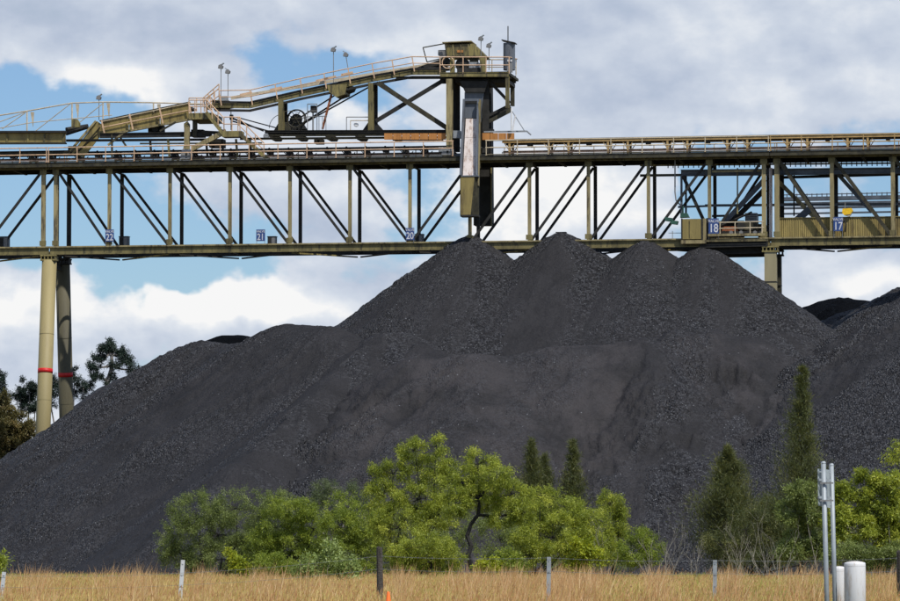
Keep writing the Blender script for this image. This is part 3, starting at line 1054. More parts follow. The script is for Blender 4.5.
# undercarriage frame under the gallery
for w, m in ((.35, M['olivedark']), (3.1, M['dark'])):
    P(MB().chan(B(66, 140.5, w), B(215, 139.5, w), .16, .2), 'chassis_beam', M['dark'])
    P(MB().chan(B(100, 135.6, w), B(212, 134, w), .34, .2), 'chassis_beam', M['dark'])
    P(MB().beam(B(140, 143.5, w), B(262, 143, w), .10, .12), 'chassis_rail', M['olivedark'])
    for x in (150, 168, 206, 222, 236, 250):
        P(MB().beam(B(x, 139, w), B(x + 1.5, 157, w), .14, .12), 'chassis_post', M['dark'] if x % 4 else M['olive'])
    P(MB().chan(B(240, 138.8, w), B(452, 137.2, w), .14, .2), 'chassis_beam', M['olivedark'])
    P(MB().beam(B(108, 145, w), B(126, 131, w), .14, .12), 'chassis_brace', M['olivelight'] if w < 1 else m)
    P(MB().beam(B(126, 146, w), B(120, 137, w), .12, .12), 'chassis_brace', m)
    P(MB().beam(B(160, 131, w), B(176, 122, w), .12, .12), 'chassis_brace', m)
    P(MB().beam(B(195, 120, w), B(195, 137, w), .3, .2), 'chassis_post', m)
    P(MB().beam(B(112, 134, w), B(112, 157, w), .12, .12), 'chassis_post', m)
    P(MB().beam(B(202, 132, w), B(240, 134, w), .22, .16), 'chassis_beam', M['dark'])
for x, y, s in ((155, 129, 7), (197, 133, 6), (216, 143, 7), (73, 149, 5), (318, 141, 4)):
    P(MB().prism(poly([(x - s, y - s * .6), (x + s, y - s * .6), (x + s, y + s * .6), (x - s, y + s * .6)], 1.3), 1.3, 2.2), 'drive_gearbox', M['dark'])
P(MB().tube(B(155, 128.5, 1.0), B(155, 128.5, 2.6), .22, 14), 'drive_motor', M['dark'])


# bogies
def bogie(x, y, w):
    b = MB()
    c = B(x, y, w)
    pl = [B(x - 5.5, y - 2, w), B(x - 4, y - 5, w), B(x + 4, y - 5, w), B(x + 5.5, y - 2, w), B(x + 5.5, y + 2.2, w), B(x + 3.6, y + 4, w), B(x - 3.6, y + 4, w), B(x - 5.5, y + 2.2, w)]
    b.prism(pl, w - .18, w + .12)
    bo = P(b, 'bogie', M['grey'])
    for dx in (-3.1, 3.1):
        q = B(x + dx, y + 2.2, w)
        P(MB().lathe(q + Vector((0, -.24, 0)), [(.10, 0), (.20, .01), (.21, .06), (.17, .07), (.17, .16)], 18, 'y'), 'wheel', M['lampgrey'], bo)
    P(MB().lathe(c + Vector((0, -.25, 0)), [(.06, 0), (.09, .02), (.09, .09)], 12, 'y'), 'axle_cap', M['dark'], bo)


bogie(187, 154.5, -.30)
bogie(448, 152, -.30)
bogie(199, 160.5, 3.8)
bogie(457, 158.5, 3.8)
P(MB().ibeam(B(187, 149, -.3), B(187, 127, -.3), .34, .3, .04), 'bogie_column', M['olivelight'])
P(MB().prism(poly([(183, 149), (190, 149), (189, 141), (185, 141)], -.5), -.5, -.45), 'gusset_plate', M['olivelight'])
P(MB().beam(B(192, 149, -.25), B(226, 131, -.25), .32, .22), 'bogie_brace', M['olivelight'])
P(MB().beam(B(187, 128, -.2), B(187, 124, 1.0), .3, .3), 'bogie_outrigger', M['olive'])


# platform, stairs
def railing(pts, w, m, h=15, posts=None, mid=True):
    """hand rail following (x, y) floor points"""
    for a, b in zip(pts[:-1], pts[1:]):
        P(MB().tube(B(a[0], a[1] - h, w), B(b[0], b[1] - h, w), .038), 'handrail', m)
        if mid:
            P(MB().tube(B(a[0], a[1] - h / 2, w), B(b[0], b[1] - h / 2, w), .034), 'mid_rail', m)
        n = posts or max(1, round(math.hypot(b[0] - a[0], b[1] - a[1]) / 24))
        for i in range(n + 1):
            x = a[0] + (b[0] - a[0]) * i / n
            y = a[1] + (b[1] - a[1]) * i / n
            P(MB().tube(B(x, y + .5, w), B(x, y - h, w), .036), 'rail_post', m)


def stair(a, b, w0, w1, steps, m_str, m_tr):
    for w in (w0, w1):
        P(MB().beam(B(a[0], a[1], w), B(b[0], b[1], w), .24, .05), 'stair_stringer', m_str)
    pa, pb = B(a[0], a[1], w0), B(b[0], b[1], w0)
    for i in range(steps):
        p = pa.lerp(pb, (i + .5) / steps)
        P(MB().box((p.x - .12, w0 + .03, p.z), (p.x + .12, w1 - .03, p.z + .035)), 'stair_tread', m_tr)


P(MB().bbox(189, 113, -.3, 212, 119, 2.9), 'landing', M['olive'])
P(MB().bbox(222, 131, -.5, 241, 136.5, .5), 'landing', M['olive'])
stair((206, 112), (225, 136), -.45, .35, 9, M['olive'], M['olivedark'])
stair((238, 132), (266, 158), -.45, .35, 11, M['olive'], M['olivedark'])
for w in (-.47, .37):
    railing([(206, 112), (224, 131)], w, M['tan'], 13, 3)
    railing([(238, 131), (264, 157)], w, M['tan'], 14, 3)
railing([(224, 131), (240, 131)], -.47, M['tan'], 14, 2)
railing([(189, 113), (207, 113)], -.4, M['tan'], 13, 3)
railing([(189, 111), (212, 111)], 2.9, M['tan'], 13, 3)
stair((206, 109), (219, 101), .9, 1.9, 5, M['olive'], M['olivedark'])
railing([(206, 112), (219, 102.5)], .85, M['tan'], 14, 3)
railing([(203, 106), (219, 92)], 2.6, M['tan'], 8, 3)
P(MB().prism(poly([(212, 100), (228, 100), (234, 106), (214, 110)], 1.2), 1.2, 2.2), 'idler_box', M['olivedark'])
P(MB().bbox(219, 96, .8, 227, 100.5, 1.1), 'control_box', M['grey'])

# rising boom conveyor: three straights from the stairs to the head platform
boom = [(215, 105.5), (250, 106), (300, 94.5), (372, 79.5), (412, 72.5), (446, 72.5)]
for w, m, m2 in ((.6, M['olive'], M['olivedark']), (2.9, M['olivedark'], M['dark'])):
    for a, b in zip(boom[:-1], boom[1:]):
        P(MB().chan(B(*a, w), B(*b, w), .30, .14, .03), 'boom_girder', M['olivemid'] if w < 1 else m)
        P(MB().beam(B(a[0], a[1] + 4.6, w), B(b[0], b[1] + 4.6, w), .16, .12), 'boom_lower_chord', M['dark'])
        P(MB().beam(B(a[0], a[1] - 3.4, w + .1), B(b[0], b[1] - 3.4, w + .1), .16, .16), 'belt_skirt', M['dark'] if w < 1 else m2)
bl = MB()
up_ = [(215, 101.8), (250, 102), (300, 90.5), (372, 75.5), (412, 68.5), (446, 66)]
bl.prism([B(x, y, 1) for x, y in up_] + [B(x, y + 2, 1) for x, y in reversed(up_)], 1.0, 2.6)
P(bl, 'carrying_belt', M['belt'])
for w, m in ((.4, M['tan']), (3.1, M['cream'])):
    pr = [(219, 103.5), (250, 103), (300, 91.5), (372, 76.5), (412, 69.5), (440, 70)]
    for a, b in zip(pr[:-1], pr[1:]):
        hh = 13
        P(MB().tube(B(a[0], a[1] - hh, w), B(b[0], b[1] - hh, w), .036), 'handrail', m)
        P(MB().tube(B(a[0], a[1] - hh / 2, w), B(b[0], b[1] - hh / 2, w), .032), 'mid_rail', m)
        n = max(1, round((b[0] - a[0]) / 25))
        for i in range(n):
            x = a[0] + (b[0] - a[0]) * i / n
            y = a[1] + (b[1] - a[1]) * i / n
            P(MB().beam(B(x, y - hh, w), B(x + 2.5, y + 2, w), .07, .06), 'rail_post', m)
for x, y in ((246, 93), (276, 88), (330, 77), (322, 79), (347, 73)):
    P(MB().beam(B(x - 6, y + 2, .38), B(x + 6, y - .6, .38), .16, .03), 'warning_board', M['orange3'] if 'orange3' in M else M['tan'])
P(MB().beam(B(231, 98, 2.0), B(445, 62, 2.0), .22, .1), 'cable_trunking', M['cream'])
# take-up box hanging under the boom
P(MB().prism(poly([(327, 85), (347, 84), (345, 94), (336, 97), (329, 92)], .5), .5, 2.2), 'take_up_box', M['olive'])
P(MB().prism(poly([(345, 87), (353, 86), (351, 90), (346, 92)], .7), .7, 2.0), 'take_up_roller_box', M['dark'])
P(MB().beam(B(331.5, 94, .8), B(322.5, 129, .8), .13, .13), 'rusty_prop', M['rust'])
P(MB().tube(B(300, 125, 1.2), B(347, 95, 1.2), .06), 'stay_rod', M['dark'])
P(MB().tube(B(297, 119.5, 1.2), B(340, 92, 1.2), .05), 'stay_rod', M['dark'])
P(MB().beam(B(300, 125.5, 2.2), B(378, 82, 2.2), .09, .09), 'stay_rod', M['dark'])

# columns
def column(x, y0, y1, w, wd, m, name='column', dp=.4):
    return P(MB().ibeam(B(x, y0, w), B(x, y1, w), wd, dp, .04), name, m)


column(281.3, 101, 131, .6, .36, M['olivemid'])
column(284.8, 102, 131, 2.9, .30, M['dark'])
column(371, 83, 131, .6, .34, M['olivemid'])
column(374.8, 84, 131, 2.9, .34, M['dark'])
P(MB().prism(poly([(362, 131), (369, 121), (375, 121), (384, 131)], .8), .8, 1.0), 'column_foot', M['dark'])
P(MB().prism(poly([(274, 130), (279, 122), (287, 122), (291, 130)], .8), .8, 1.0), 'column_foot', M['olivedark'])
column(449.6, 79, 148, -.3, .40, M['olivelight'])
column(456.3, 79, 152, 3.8, .46, M['dark'])
column(486, 79, 153, .35, .46, M['dark'])
column(479.6, 102, 168, -.35, .10, M['olivelight'])
column(453.5, 79, 140, 1.8, .18, M['dark'])
# chassis top rail with dark equipment
P(MB().chan(B(265, 131.5, .5), B(447, 131.0, .5), .16, .24), 'chassis_rail', M['dark'])
P(MB().chan(B(265, 135.5, .5), B(385, 135, .5), .12, .2), 'chassis_rail', M['olivedark'])
P(MB().chan(B(265, 133.5, 3.0), B(450, 132.5, 3.0), .3, .24), 'chassis_rail', M['dark'])
for x in (274, 300, 330, 360, 395, 425):
    P(MB().prism(poly([(x - 5, 136), (x + 5, 136), (x + 3, 139.5), (x - 3, 139.5)], .9), .9, 2.4), 'roller_bracket', M['dark'])
# X brace between the two frames
P(MB().beam(B(378, 83, .6), B(447, 128, .6), .32, .2), 'frame_brace', M['olivedark'])
P(MB().beam(B(376, 121, .8), B(443, 80.5, .8), .26, .2), 'frame_brace', M['dark'])
P(MB().beam(B(382, 84, 3.0), B(450, 131, 3.0), .2, .2), 'frame_brace', M['dark'])
# head platform
P(MB().chan(B(396, 77.8, .6), B(511, 77.2, .6), .16, .3), 'platform_beam', M['dark'])
P(MB().chan(B(440, 74.5, -.5), B(509, 74.5, -.5), .30, .1), 'platform_edge', M['olive'])
P(MB().bbox(440, 72.6, -.5, 508.5, 73.8, 4.0), 'platform_floor', M['olivedark'])
P(MB().chan(B(440, 80, 4.0), B(516, 79.5, 4.0), .5, .14), 'platform_edge', M['dark'])
P(MB().prism(poly([(455, 79), (508, 79), (508, 82.5), (455, 82.5)], .4), .4, 3.6), 'platform_girder', M['dark'])
column(507.5, 76, 108, -.3, .22, M['olive'])
column(512.5, 80, 106, 3.4, .24, M['olivedark'])
P(MB().beam(B(491, 83, .4), B(510, 103, .4), .20, .16), 'cantilever_brace', M['dark'])
P(MB().beam(B(489, 115.5, .3), B(510, 105, .3), .18, .2), 'cantilever_brace', M['dark'])
P(MB().beam(B(489, 121.5, .3), B(511, 110, .3), .24, .2), 'cantilever_brace', M['olivedark'])
P(MB().beam(B(489, 118.5, 2.3), B(511, 107.5, 2.3), .12, .2), 'cantilever_brace', M['dark'])
railing([(440, 73), (509, 73)], -.5, M['tan'], 16, 3)
railing([(444, 74.5), (516, 74.5)], 4.0, M['cream'], 15, 3)
P(MB().tube(B(509, 57, -.5), B(517, 59, 4.0), .04), 'handrail', M['tan'])
# head house: olive hood with sloping right end, machinery under it
hood = P(MB().prism(poly([(446, 45), (473.5, 43.5), (486, 56), (446.5, 56)], .9), .9, 3.0), 'hood', M['olive'])
for x in (453, 461, 468.5):
    P(MB().beam(B(x, 44.3, .87), B(x, 55.6, .87), .05, .05), 'hood_rib', M['olivelight'], hood)
P(MB().beam(B(445, 44.4, 1.9), B(474, 43, 1.9), .06, 2.3), 'hood_roof', M['olivelight'], hood)
P(MB().beam(B(446, 57, .88), B(486.5, 57, .88), .14, .1), 'hood_edge', M['dark'], hood)
P(MB().prism(poly([(457, 50), (463, 50), (463, 52.4), (457, 52.4)], .86), .86, .895), 'warning_label', M['lampyellow'] if False else M['orange'], hood)
P(MB().prism(poly([(450, 58), (454, 58), (454, 73), (450, 73)], .3), .3, .7), 'head_frame_post', M['olive'])
P(MB().prism(poly([(479, 56), (486, 56), (485, 73), (481, 73)], .3), .3, .7), 'head_frame_post', M['olive'])
c = B(462, 64.5, 1.0)
P(MB().lathe(c, [(.10, -.3), (.10, -.05), (.46, 0), (.46, 1.6), (.1, 1.62)], 22, 'y'), 'head_pulley', M['dark'])
P(MB().bbox(469, 62, .6, 478, 69, 1.4), 'gearbox', M['grey'])
P(MB().bbox(457, 68, .5, 480, 72.5, 2.5), 'pulley_base', M['dark'])
P(MB().tube(B(470, 60.5, 1.2), B(478, 60.5, 1.2), .22, 14), 'drive_motor', M['olivedark'])

# guard frame left of the hood
for a, b in (((423, 47.5), (445, 43.5)), ((423, 47.5), (427, 62)), ((445, 43.5), (447, 57)), ((427, 62), (447, 57))):
    P(MB().beam(B(*a, .7), B(*b, .7), .07, .07), 'guard_frame', M['olivedark'])
P(MB().bbox(438, 50, 1.0, 446, 55, 1.6), 'switch_box', M['lampgrey'])
P(MB().prism(poly([(412, 69), (447, 57), (447, 63), (420, 69.5)], 1.0), 1.0, 2.6), 'belt_cover', M['dark'])
# grey half-round tank with tilted lid and mast
tk = MB()
cx0 = B(509, 60, 1.2)
zt0, zt1 = B(509, 70, 1.2)[2], B(509, 43, 1.2)[2]
tk.lathe((cx0.x, 1.3, zt0), [(.38, 0), (.40, .02), (.40, zt1 - zt0)], 24)
to = P(tk, 'tank', M['tank'])
P(MB().beam(B(502.5, 40.5, 1.3), B(516, 43.5, 1.3), .06, .95), 'lid', M['dark'], to)
P(MB().tube(B(508, 42, 1.3), B(508, 26, 1.3), .035), 'mast', M['dark'])
P(MB().bbox(507.5, 59.5, .86, 512, 61.5, .9), 'name_plate', M['white'], to)
P(MB().bbox(507, 63, .4, 512, 72, .7), 'control_box', M['lampgrey'])

# ------ delivery chutes
def quad_plate(tl, tr, brr, bll, th):
    n = (Vector(tr) - Vector(tl)).cross(Vector(bll) - Vector(tl)).normalized() * th
    m = MB()
    vs = [Vector(p) for p in (tl, tr, brr, bll)]
    m.add(vs + [v + n for v in vs], [(0, 1, 2, 3), (7, 6, 5, 4), (0, 4, 5, 1), (1, 5, 6, 2), (2, 6, 7, 3), (3, 7, 4, 0)])
    return m


w0, w1 = -.10, -1.15
chute = P(quad_plate(B(464.5, 118.3, w0), B(478.3, 118.3, w0), B(476.2, 176, w1), B(461.3, 176, w1), .06), 'chute', M['dark'])
nseg = 3
for i in range(nseg):
    f0, f1 = i / nseg, (i + 1) / nseg
    def lp(xa, xb, f): return xa + (xb - xa) * f
    ya, yb = 118.5 + 57 * f0 + .12, 118.5 + 57 * f1 - .12
    q0 = B(lp(465.8, 462.8, f0), ya, lp(w0, w1, f0) - .08)
    q1 = B(lp(477.2, 474.8, f0), ya, lp(w0, w1, f0) - .08)
    q2 = B(lp(477.2, 474.8, f1), yb, lp(w0, w1, f1) - .08)
    q3 = B(lp(465.8, 462.8, f1), yb, lp(w0, w1, f1) - .08)
    P(quad_plate(q0, q1, q2, q3, .03), 'liner_plate', M['liner'], chute)
# raised side walls of the chute
for xa, xb, m in ((464.2, 460.9, M['tank']), (478.6, 476.8, M['tank'])):
    a, b = B(xa, 100, w0 - .05), B(xb, 176, w1 - .12)
    P(MB().beam(a, b, .12, .5), 'side_wall', m, chute)
P(MB().beam(B(480.2, 100, w0 - .1), B(478.6, 186, w1 + .2), .07, .3), 'side_wall', M['olivelight'], chute)
# hood above the chute
P(MB().prism(poly([(460, 81), (488, 81), (484.5, 92), (465, 92)], -.2), -.2, .9), 'chute_hopper', M['dark'])
P(MB().prism(poly([(464.5, 92.1), (484, 92.1), (480, 118), (464.5, 118)], 0), .0, .7), 'chute_neck', M['tank'])
P(MB().bbox(464, 101, -.12, 480, 103, -.06), 'neck_flange', M['dark'])
# spout: five-sided box open at the bottom, its front folded along the diagonal shadow edge
a0, a1 = -1.5, -.55
sp = P(MB().prism(poly([(460.6, 176.2), (474.5, 176.2), (470.5, 215.6), (460.6, 215.6)], a0), a0, a0 + .04), 'spout', M['ochre'])
P(quad_plate(B(474.6, 176.2, a0), B(479.0, 176.2, a0 + .7), B(479.0, 215.6, a0 + .7), B(470.6, 215.6, a0), .03), 'spout_side', M['olivedark'], sp)  # dark folded plate stands in for the diagonal shadow on the front
P(quad_plate(B(460.5, 176.2, a0 + .05), B(461.2, 176.2, a0 + 1.0), B(461.2, 215.6, a0 + 1.0), B(460.5, 215.6, a0 + .05), .03), 'spout_side', M['dark'], sp)
P(MB().bbox(460.2, 214.8, a0 - .05, 477.8, 216.3, a0 + .9), 'spout_rim', M['dark'], sp)
P(MB().bbox(461, 175.4, a0 - .04, 478, 176.4, a0 + .5), 'spout_flange', M['tank'], sp)
# rear chute, seen through the frame
bk = P(MB().prism(poly([(482, 84), (491, 84), (492, 223), (480, 223), (480, 150)], 4.6), 4.6, 5.5), 'rear_chute', M['dark'])
P(MB().beam(B(491.4, 160, 4.55), B(491.4, 226, 4.55), .09, .1), 'side_wall', M['olive'], bk)
P(MB().bbox(473.5, 216, 4.5, 491, 225, 5.6), 'spout_rim', M['dark'], bk)
P(MB().beam(B(478.3, 170, 2.2), B(478.3, 226, 2.2), .14, .14), 'guide_bar', M['dark'])

# orange side boards over the deck
def boards(x0, x1, y0, y1, n, w, m):
    for i in range(n):
        a = x0 + (x1 - x0) * i / n
        b = x0 + (x1 - x0) * (i + 1) / n
        P(MB().prism(poly([(a + .25, y0), (b - .25, y0), (b - .25, y1), (a + .25, y1)], w), w, w + .06), 'side_board', m)


boards(384, 446, 133.2, 139.6, 7, -.1, M['orange'])
boards(482, 514.5, 133, 139.8, 4, -.1, M['orange'])
P(MB().beam(B(393, 140, .2), B(443, 140, .2), .08, .3), 'board_rail', M['dark'])
P(MB().prism(poly([(453, 130.5), (460, 130.5), (460, 138), (453, 138)], -.3), -.3, .2), 'motor_box', M['grey'])
P(MB().prism(poly([(438.5, 147), (443.5, 147), (443.5, 152), (438.5, 152)], -.3), -.3, .1), 'motor_box', M['grey'])
P(MB().beam(B(484, 131.8, .0), B(527, 131.2, .0), .10, .12), 'hoist_rail', M['grey'])
P(MB().tube(B(527, 131.2, .0), B(531, 134.8, .0), .05), 'hoist_rail', M['grey'])
P(MB().tube(B(511.5, 108, -.3), B(511.5, 131, -.3), .055), 'hoist_post', M['white'])
P(MB().tube(B(515.5, 115, -.3), B(512.5, 130, -.3), .05), 'hoist_post', M['white'])
P(MB().tube(B(512, 111, -.3), B(524.5, 130.8, -.3), .03), 'hoist_stay', M['grey'])
P(MB().bbox(486, 128.8, .2, 493, 131, .8), 'motor_box', M['dark'])

# cable reel, basket, frames on the middle chassis
cr_ = B(297, 119, 1.4)


def ring(c, r, rr, n=36, a0=0, a1=2 * math.pi):
    return MB().path([c + Vector((r * math.cos(a0 + (a1 - a0) * i / n), 0, r * math.sin(a0 + (a1 - a0) * i / n))) for i in range(n + 1)], rr, 5)


P(ring(B(448, 62.5, .2), .40, .035, 20), 'belt_guard', M['tan'])
re_ = P(ring(cr_, .62, .05), 'cable_reel', M['dark'])
P(ring(cr_ + Vector((0, -.35, 0)), .60, .035), 'reel_rim', M['olivedark'], re_)
P(MB().lathe(cr_ + Vector((0, -.3, 0)), [(.3, 0), (.34, .02), (.34, .5)], 20, 'y'), 'cable_coil', M['dark'], re_)
for k in range(6):
    a = k * math.pi / 3
    P(MB().tube(cr_ + Vector((0, -.35, 0)), cr_ + Vector((.6 * math.cos(a), -.35, .6 * math.sin(a))), .025, 5), 'spoke', M['olivedark'], re_)
P(ring(B(283, 128, 1.4), .95, .022, 24, R(20), R(180)), 'cable_hoop', M['dark'])
P(ring(B(290, 130, 1.0), 1.3, .02, 24, R(60), R(120)), 'cable_hoop', M['cream'])
P(MB().prism(poly([(286, 129), (291, 116), (297, 116), (306, 129)], 1.2), 1.2, 1.9), 'reel_stand', M['dark'])


def frame_rect(x0, y0, x1, y1, w, m, r=.03, name='guard_rail'):
    for a, b in (((x0, y0), (x1, y0)), ((x0, y0), (x0, y1)), ((x1, y0), (x1, y1))):
        P(MB().tube(B(*a, w), B(*b, w), r, 6), name, m)


frame_rect(307.5, 104, 317, 130, .6, M['lampgrey'])
frame_rect(307.5, 111, 317, 111.1, .6, M['lampgrey'])
P(MB().bbox(310.5, 105.5, .9, 315.5, 112, 1.4), 'switch_box', M['dark'])
P(MB().tube(B(313, 112, 1.1), B(313, 130, 1.1), .05), 'switch_box_post', M['lampgrey'])
for x in (319, 322.5, 326):
    P(MB().tube(B(x, 116, .6), B(x, 130, .6), .025, 6), 'guard_rail', M['lampgrey'])
P(MB().tube(B(303, 117, .6), B(327, 116, .6), .03, 6), 'guard_rail', M['lampgrey'])
frame_rect(346.5, 117, 369, 131, .7, M['lampgrey'])
frame_rect(350.5, 120.5, 369, 131, .5, M['cream'])
P(MB().lathe(B(356, 124.5, .6), [(.1, 0), (.16, .02), (.16, .1)], 14, 'y'), 'lamp_disc', M['white'])
P(MB().prism(poly([(232, 117), (263, 130), (263, 131.5), (232, 119)], 1.0), 1.0, 1.2), 'trailing_cable_tray', M['dark'])
P(MB().tube(B(232, 121, 2.0), B(272, 132, 2.0), .05), 'trailing_cable', M['dark'])
P(MB().tube(B(236, 117, 2.5), B(290, 131.5, 2.5), .04), 'trailing_cable', M['lampgrey'])
P(MB().lathe(B(266, 136, .4), [(.1, 0), (.2, .02), (.2, .2)], 16, 'y'), 'end_pulley', M['grey'])
P(MB().tube(B(231, 110, 2.4), B(231, 130, 2.4), .03), 'switch_box_post', M['lampgrey'])
P(MB().bbox(229.5, 114.5, 2.4, 232.5, 119.5, 2.7), 'switch_box', M['lampgrey'])

# light trussed cable bridge running out to the left above the tail conveyor
cb = Frame('cable_bridge', 'thin trussed cable bridge of grey tubes above the left end of the conveyor', 'cable bridge', B(60, 132, WB / 2))
for w, m in ((.7, M['cream']), (2.5, M['bluegrey'])):
    pts = [(-80, 130), (-30, 120), (27, 111), (72, 103), (104, 102), (150, 102.5), (202, 104)]
    for a, b in zip(pts[:-1], pts[1:]):
        cb.put(MB().tube(B(*a, w), B(*b, w), .045, 6), 'top_tube', m)
    for x, y0, y1 in ((-30, 120, 133), (27, 111, 132), (72, 103, 128), (103, 102, 119), (153.5, 103, 112)):
        cb.put(MB().tube(B(x, y0, w), B(x, y1, w), .055, 6), 'post', m)
    for a, b in (((-30, 133), (27, 111.5)), ((2, 129), (25, 113)), ((33, 133), (70, 104)), ((80, 122), (102, 104))):
        cb.put(MB().tube(B(*a, w), B(*b, w), .03, 6), 'brace', m)
    cb.put(MB().tube(B(-80, 138, w), B(0, 128, w), .028, 6), 'mid_tube', m)
    cb.put(MB().tube(B(0, 128, w), B(32, 122.5, w), .028, 6), 'mid_tube', m)
    cb.put(MB().tube(B(32, 122.5, w), B(112, 115, w), .028, 6), 'mid_tube', m)
for x, y in ((27, 111), (72, 103), (103, 102), (153.5, 103)):
    cb.put(MB().prism([B(x + 3.5, y + 1, 1.6), B(x + 7, y + 1, 1.6), B(x + 6, y + 16, 1.6)], 1.58, 1.66), 'hanger', M['cream'])
cb.put(MB().prism([B(x, y, .5) for x, y in ((71.5, 119), (77, 119), (79.5, 123), (79, 127), (71.5, 127))], .5, .8), 'junction_box', M['olive'])
cb.put(MB().tube(B(66, 130, 1.4), B(88, 126.5, 1.4), .18, 8), 'cable_bundle', M['dark'])
cb.put(MB().tube(B(66, 134, 1.2), B(88, 127, 1.2), .12, 8), 'cable_bundle', M['dark'])


# floodlight masts on the tripper
def flood(x, y0, y1, lean, w, label, head=1):
    a = B(x + lean, y1, w)
    fr = Frame('floodlight_mast', label, 'floodlight', a, 'floodlights on thin masts')
    b = B(x, y0 + 2, w)
    fr.put(MB().tube(a, b, .028, 6), 'mast', M['lampgrey'])
    hd = MB()
    hd.prism([(b.x - .18, b.z - .02), (b.x + .10, b.z - .05), (b.x + .16, b.z + .12), (b.x + .02, b.z + .26), (b.x - .14, b.z + .18)], w - .16, w + .14)
    fr.put(hd, 'lamp_head', M['lampgrey'])
    fr.put(MB().beam(b + Vector((.0, 0, .2)), b + Vector((.2 * head, 0, .34)), .06, .2), 'visor', M['galv'])


flood(221, 66, 100, 0, .9, 'tall floodlight mast standing by the top of the tripper stairs')
flood(228, 71, 100, 0, 2.3, 'shorter floodlight mast just right of the one above the stairs', -1)
flood(333.5, 49, 84, 0, .9, 'upright floodlight mast over the middle of the inclined boom')
flood(346, 54, 77, 3.5, 2.3, 'tilted floodlight mast right of the upright one over the boom', -1)
flood(481, 38, 62, 0, .9, 'floodlight mast rising right beside the olive hood')
flood(489, 45, 70, 0, 2.3, 'floodlight mast between the olive hood and the grey tank')
flood(99, 97, 120, 0, 1.2, 'small floodlight over the left end of the ochre gallery panels')

# ------------------------------------------------------------------ signs on the bottom chord
def sign(num, x0, y0, x1, y1, w, label, legs=True):
    a, b = B(x0, y0, w), B(x1, y1, w)
    cx, cz = (a.x + b.x) / 2, b.z
    fr = Frame('number_sign', label, 'sign', (cx, w, cz), 'blue number signs on the gantry')
    W, H = b.x - a.x, a.z - b.z
    bd = fr.put(MB().box((a.x, w, b.z), (b.x, w + .03, a.z)), 'board', M['signblue'])
    if legs:
        for s in (a.x + .03, b.x - .03):
            fr.put(MB().box((s - .015, w + .005, ZB1), (s + .015, w + .028, b.z - .001)), 'leg', M['lampgrey'])

    def text(s, size, z, sx=1.0):
        cu = bpy.data.curves.new('lettering', 'FONT')
        cu.body = s
        cu.size = size
        cu.align_x = 'CENTER'
        cu.extrude = .004
        cu.offset = size * .012
        tmp = bpy.data.objects.new('tmp', cu)
        COL.objects.link(tmp)
        dg = bpy.context.evaluated_depsgraph_get()
        me = bpy.data.meshes.new_from_object(tmp.evaluated_get(dg))
        bpy.data.objects.remove(tmp)
        me.materials.clear()
        me.materials.append(M['signwhite'])
        o = link('lettering', me, bd)
        o.rotation_euler = (math.pi / 2, 0, 0)
        o.scale = (sx, 1, 1)
        o.location = (0, -.008, z)
    text(num, H * .78, H * .10, .80)
    text('VALVE', H * .27, H * .74, .95)
    return fr


sign('22', 105.3, 229.5, 113.8, 241.5, -.2, 'blue sign reading 22 fixed to the truss post right of the round legs')
sign('21', 256.2, 229.5, 265, 241, -.08, 'blue sign reading 21 on two thin legs beside a small grey box')
sign('20', 405.8, 228, 414.2, 240, -.2, 'blue sign reading 20 fixed to a truss post left of the delivery chute')
sign('18', 708.5, 218.5, 718.8, 233.5, -.45, 'large blue sign reading 18 at the right end of the yellow cabinet')
sign('17', 833.4, 217, 842.8, 231, -.2, 'blue sign reading 17 on the right span under the yellow lamp')


def cabinet(x0, y0, x1, w, label, y1=246.5):
    a, b = B(x0, y0, w), B(x1, y1, w)
    z0 = ZB1
    fr = Frame('equipment_cabinet', label, 'cabinet', ((a.x + b.x) / 2, w, z0), 'small grey cabinets on the bottom chord')
    bo = fr.put(MB().box((a.x, w, z0), (b.x, w + .5, a.z)), 'case', M['bluegrey'])
    fr.put(MB().box((a.x - .03, w - .04, a.z), (b.x + .03, w + .54, a.z + .04)), 'lid', M['dark'], bo)
    fr.put(MB().box((a.x + .06, w - .015, z0 + .08), ((a.x + b.x) / 2 - .02, w - .001, a.z - .06)), 'door', M['dark'], bo)
    fr.put(MB().box(((a.x + b.x) / 2 + .02, w - .015, z0 + .08), (b.x - .06, w - .001, a.z - .06)), 'door', M['lampgrey'], bo)


cabinet(-1, 237, 8, 3.4, 'small grey cabinet at the foot of the dark post on the left edge')
cabinet(119, 236.8, 128, 3.4, 'small grey cabinet at the dark post right of sign 22')
cabinet(267.5, 236.8, 275.5, 1.0, 'small grey cabinet standing right beside sign 21')
cabinet(415, 234.5, 423, 3.0, 'small grey cabinet right beside sign 20')
cabinet(556, 232.5, 565.5, 2.6, 'dark cabinet behind the second coal peak')

# ------------------------------------------------------------------ drive platform under the right end of the middle span
dp = Frame('drive_platform', 'dark drive platform with yellow cabinet under the right end of the middle span', 'platform', (T(730), 1.2, ZB0))
Q = dp.put
cb0 = Q(MB().bbox(682.5, 219, -.55, 701, 239, 1.2), 'cabinet', M['ochre'])
Q(MB().bbox(681, 218.5, -.57, 682.3, 240, 1.2), 'corner_post', M['dark'], cb0)
Q(MB().bbox(701.2, 218.5, -.57, 702.8, 240, .6), 'corner_post', M['dark'], cb0)
Q(MB().bbox(681, 240.2, -.56, 706, 243.4, -.2), 'sill', M['olivelight'], cb0)
Q(MB().bbox(689, 220.5, -.575, 689.6, 238, -.552), 'door_joint', M['olivedark'], cb0)
Q(MB().bbox(703, 218.5, -.5, 706, 240, -.1), 'cabinet_post', M['olivelight'])
Q(MB().bbox(706.2, 218, -.3, 710, 241, .8), 'cabinet_back', M['dark'])
Q(MB().chan(B(700, 244, -.3), B(768, 242.5, -.3), .5, .3, .05), 'platform_girder', M['dark'])
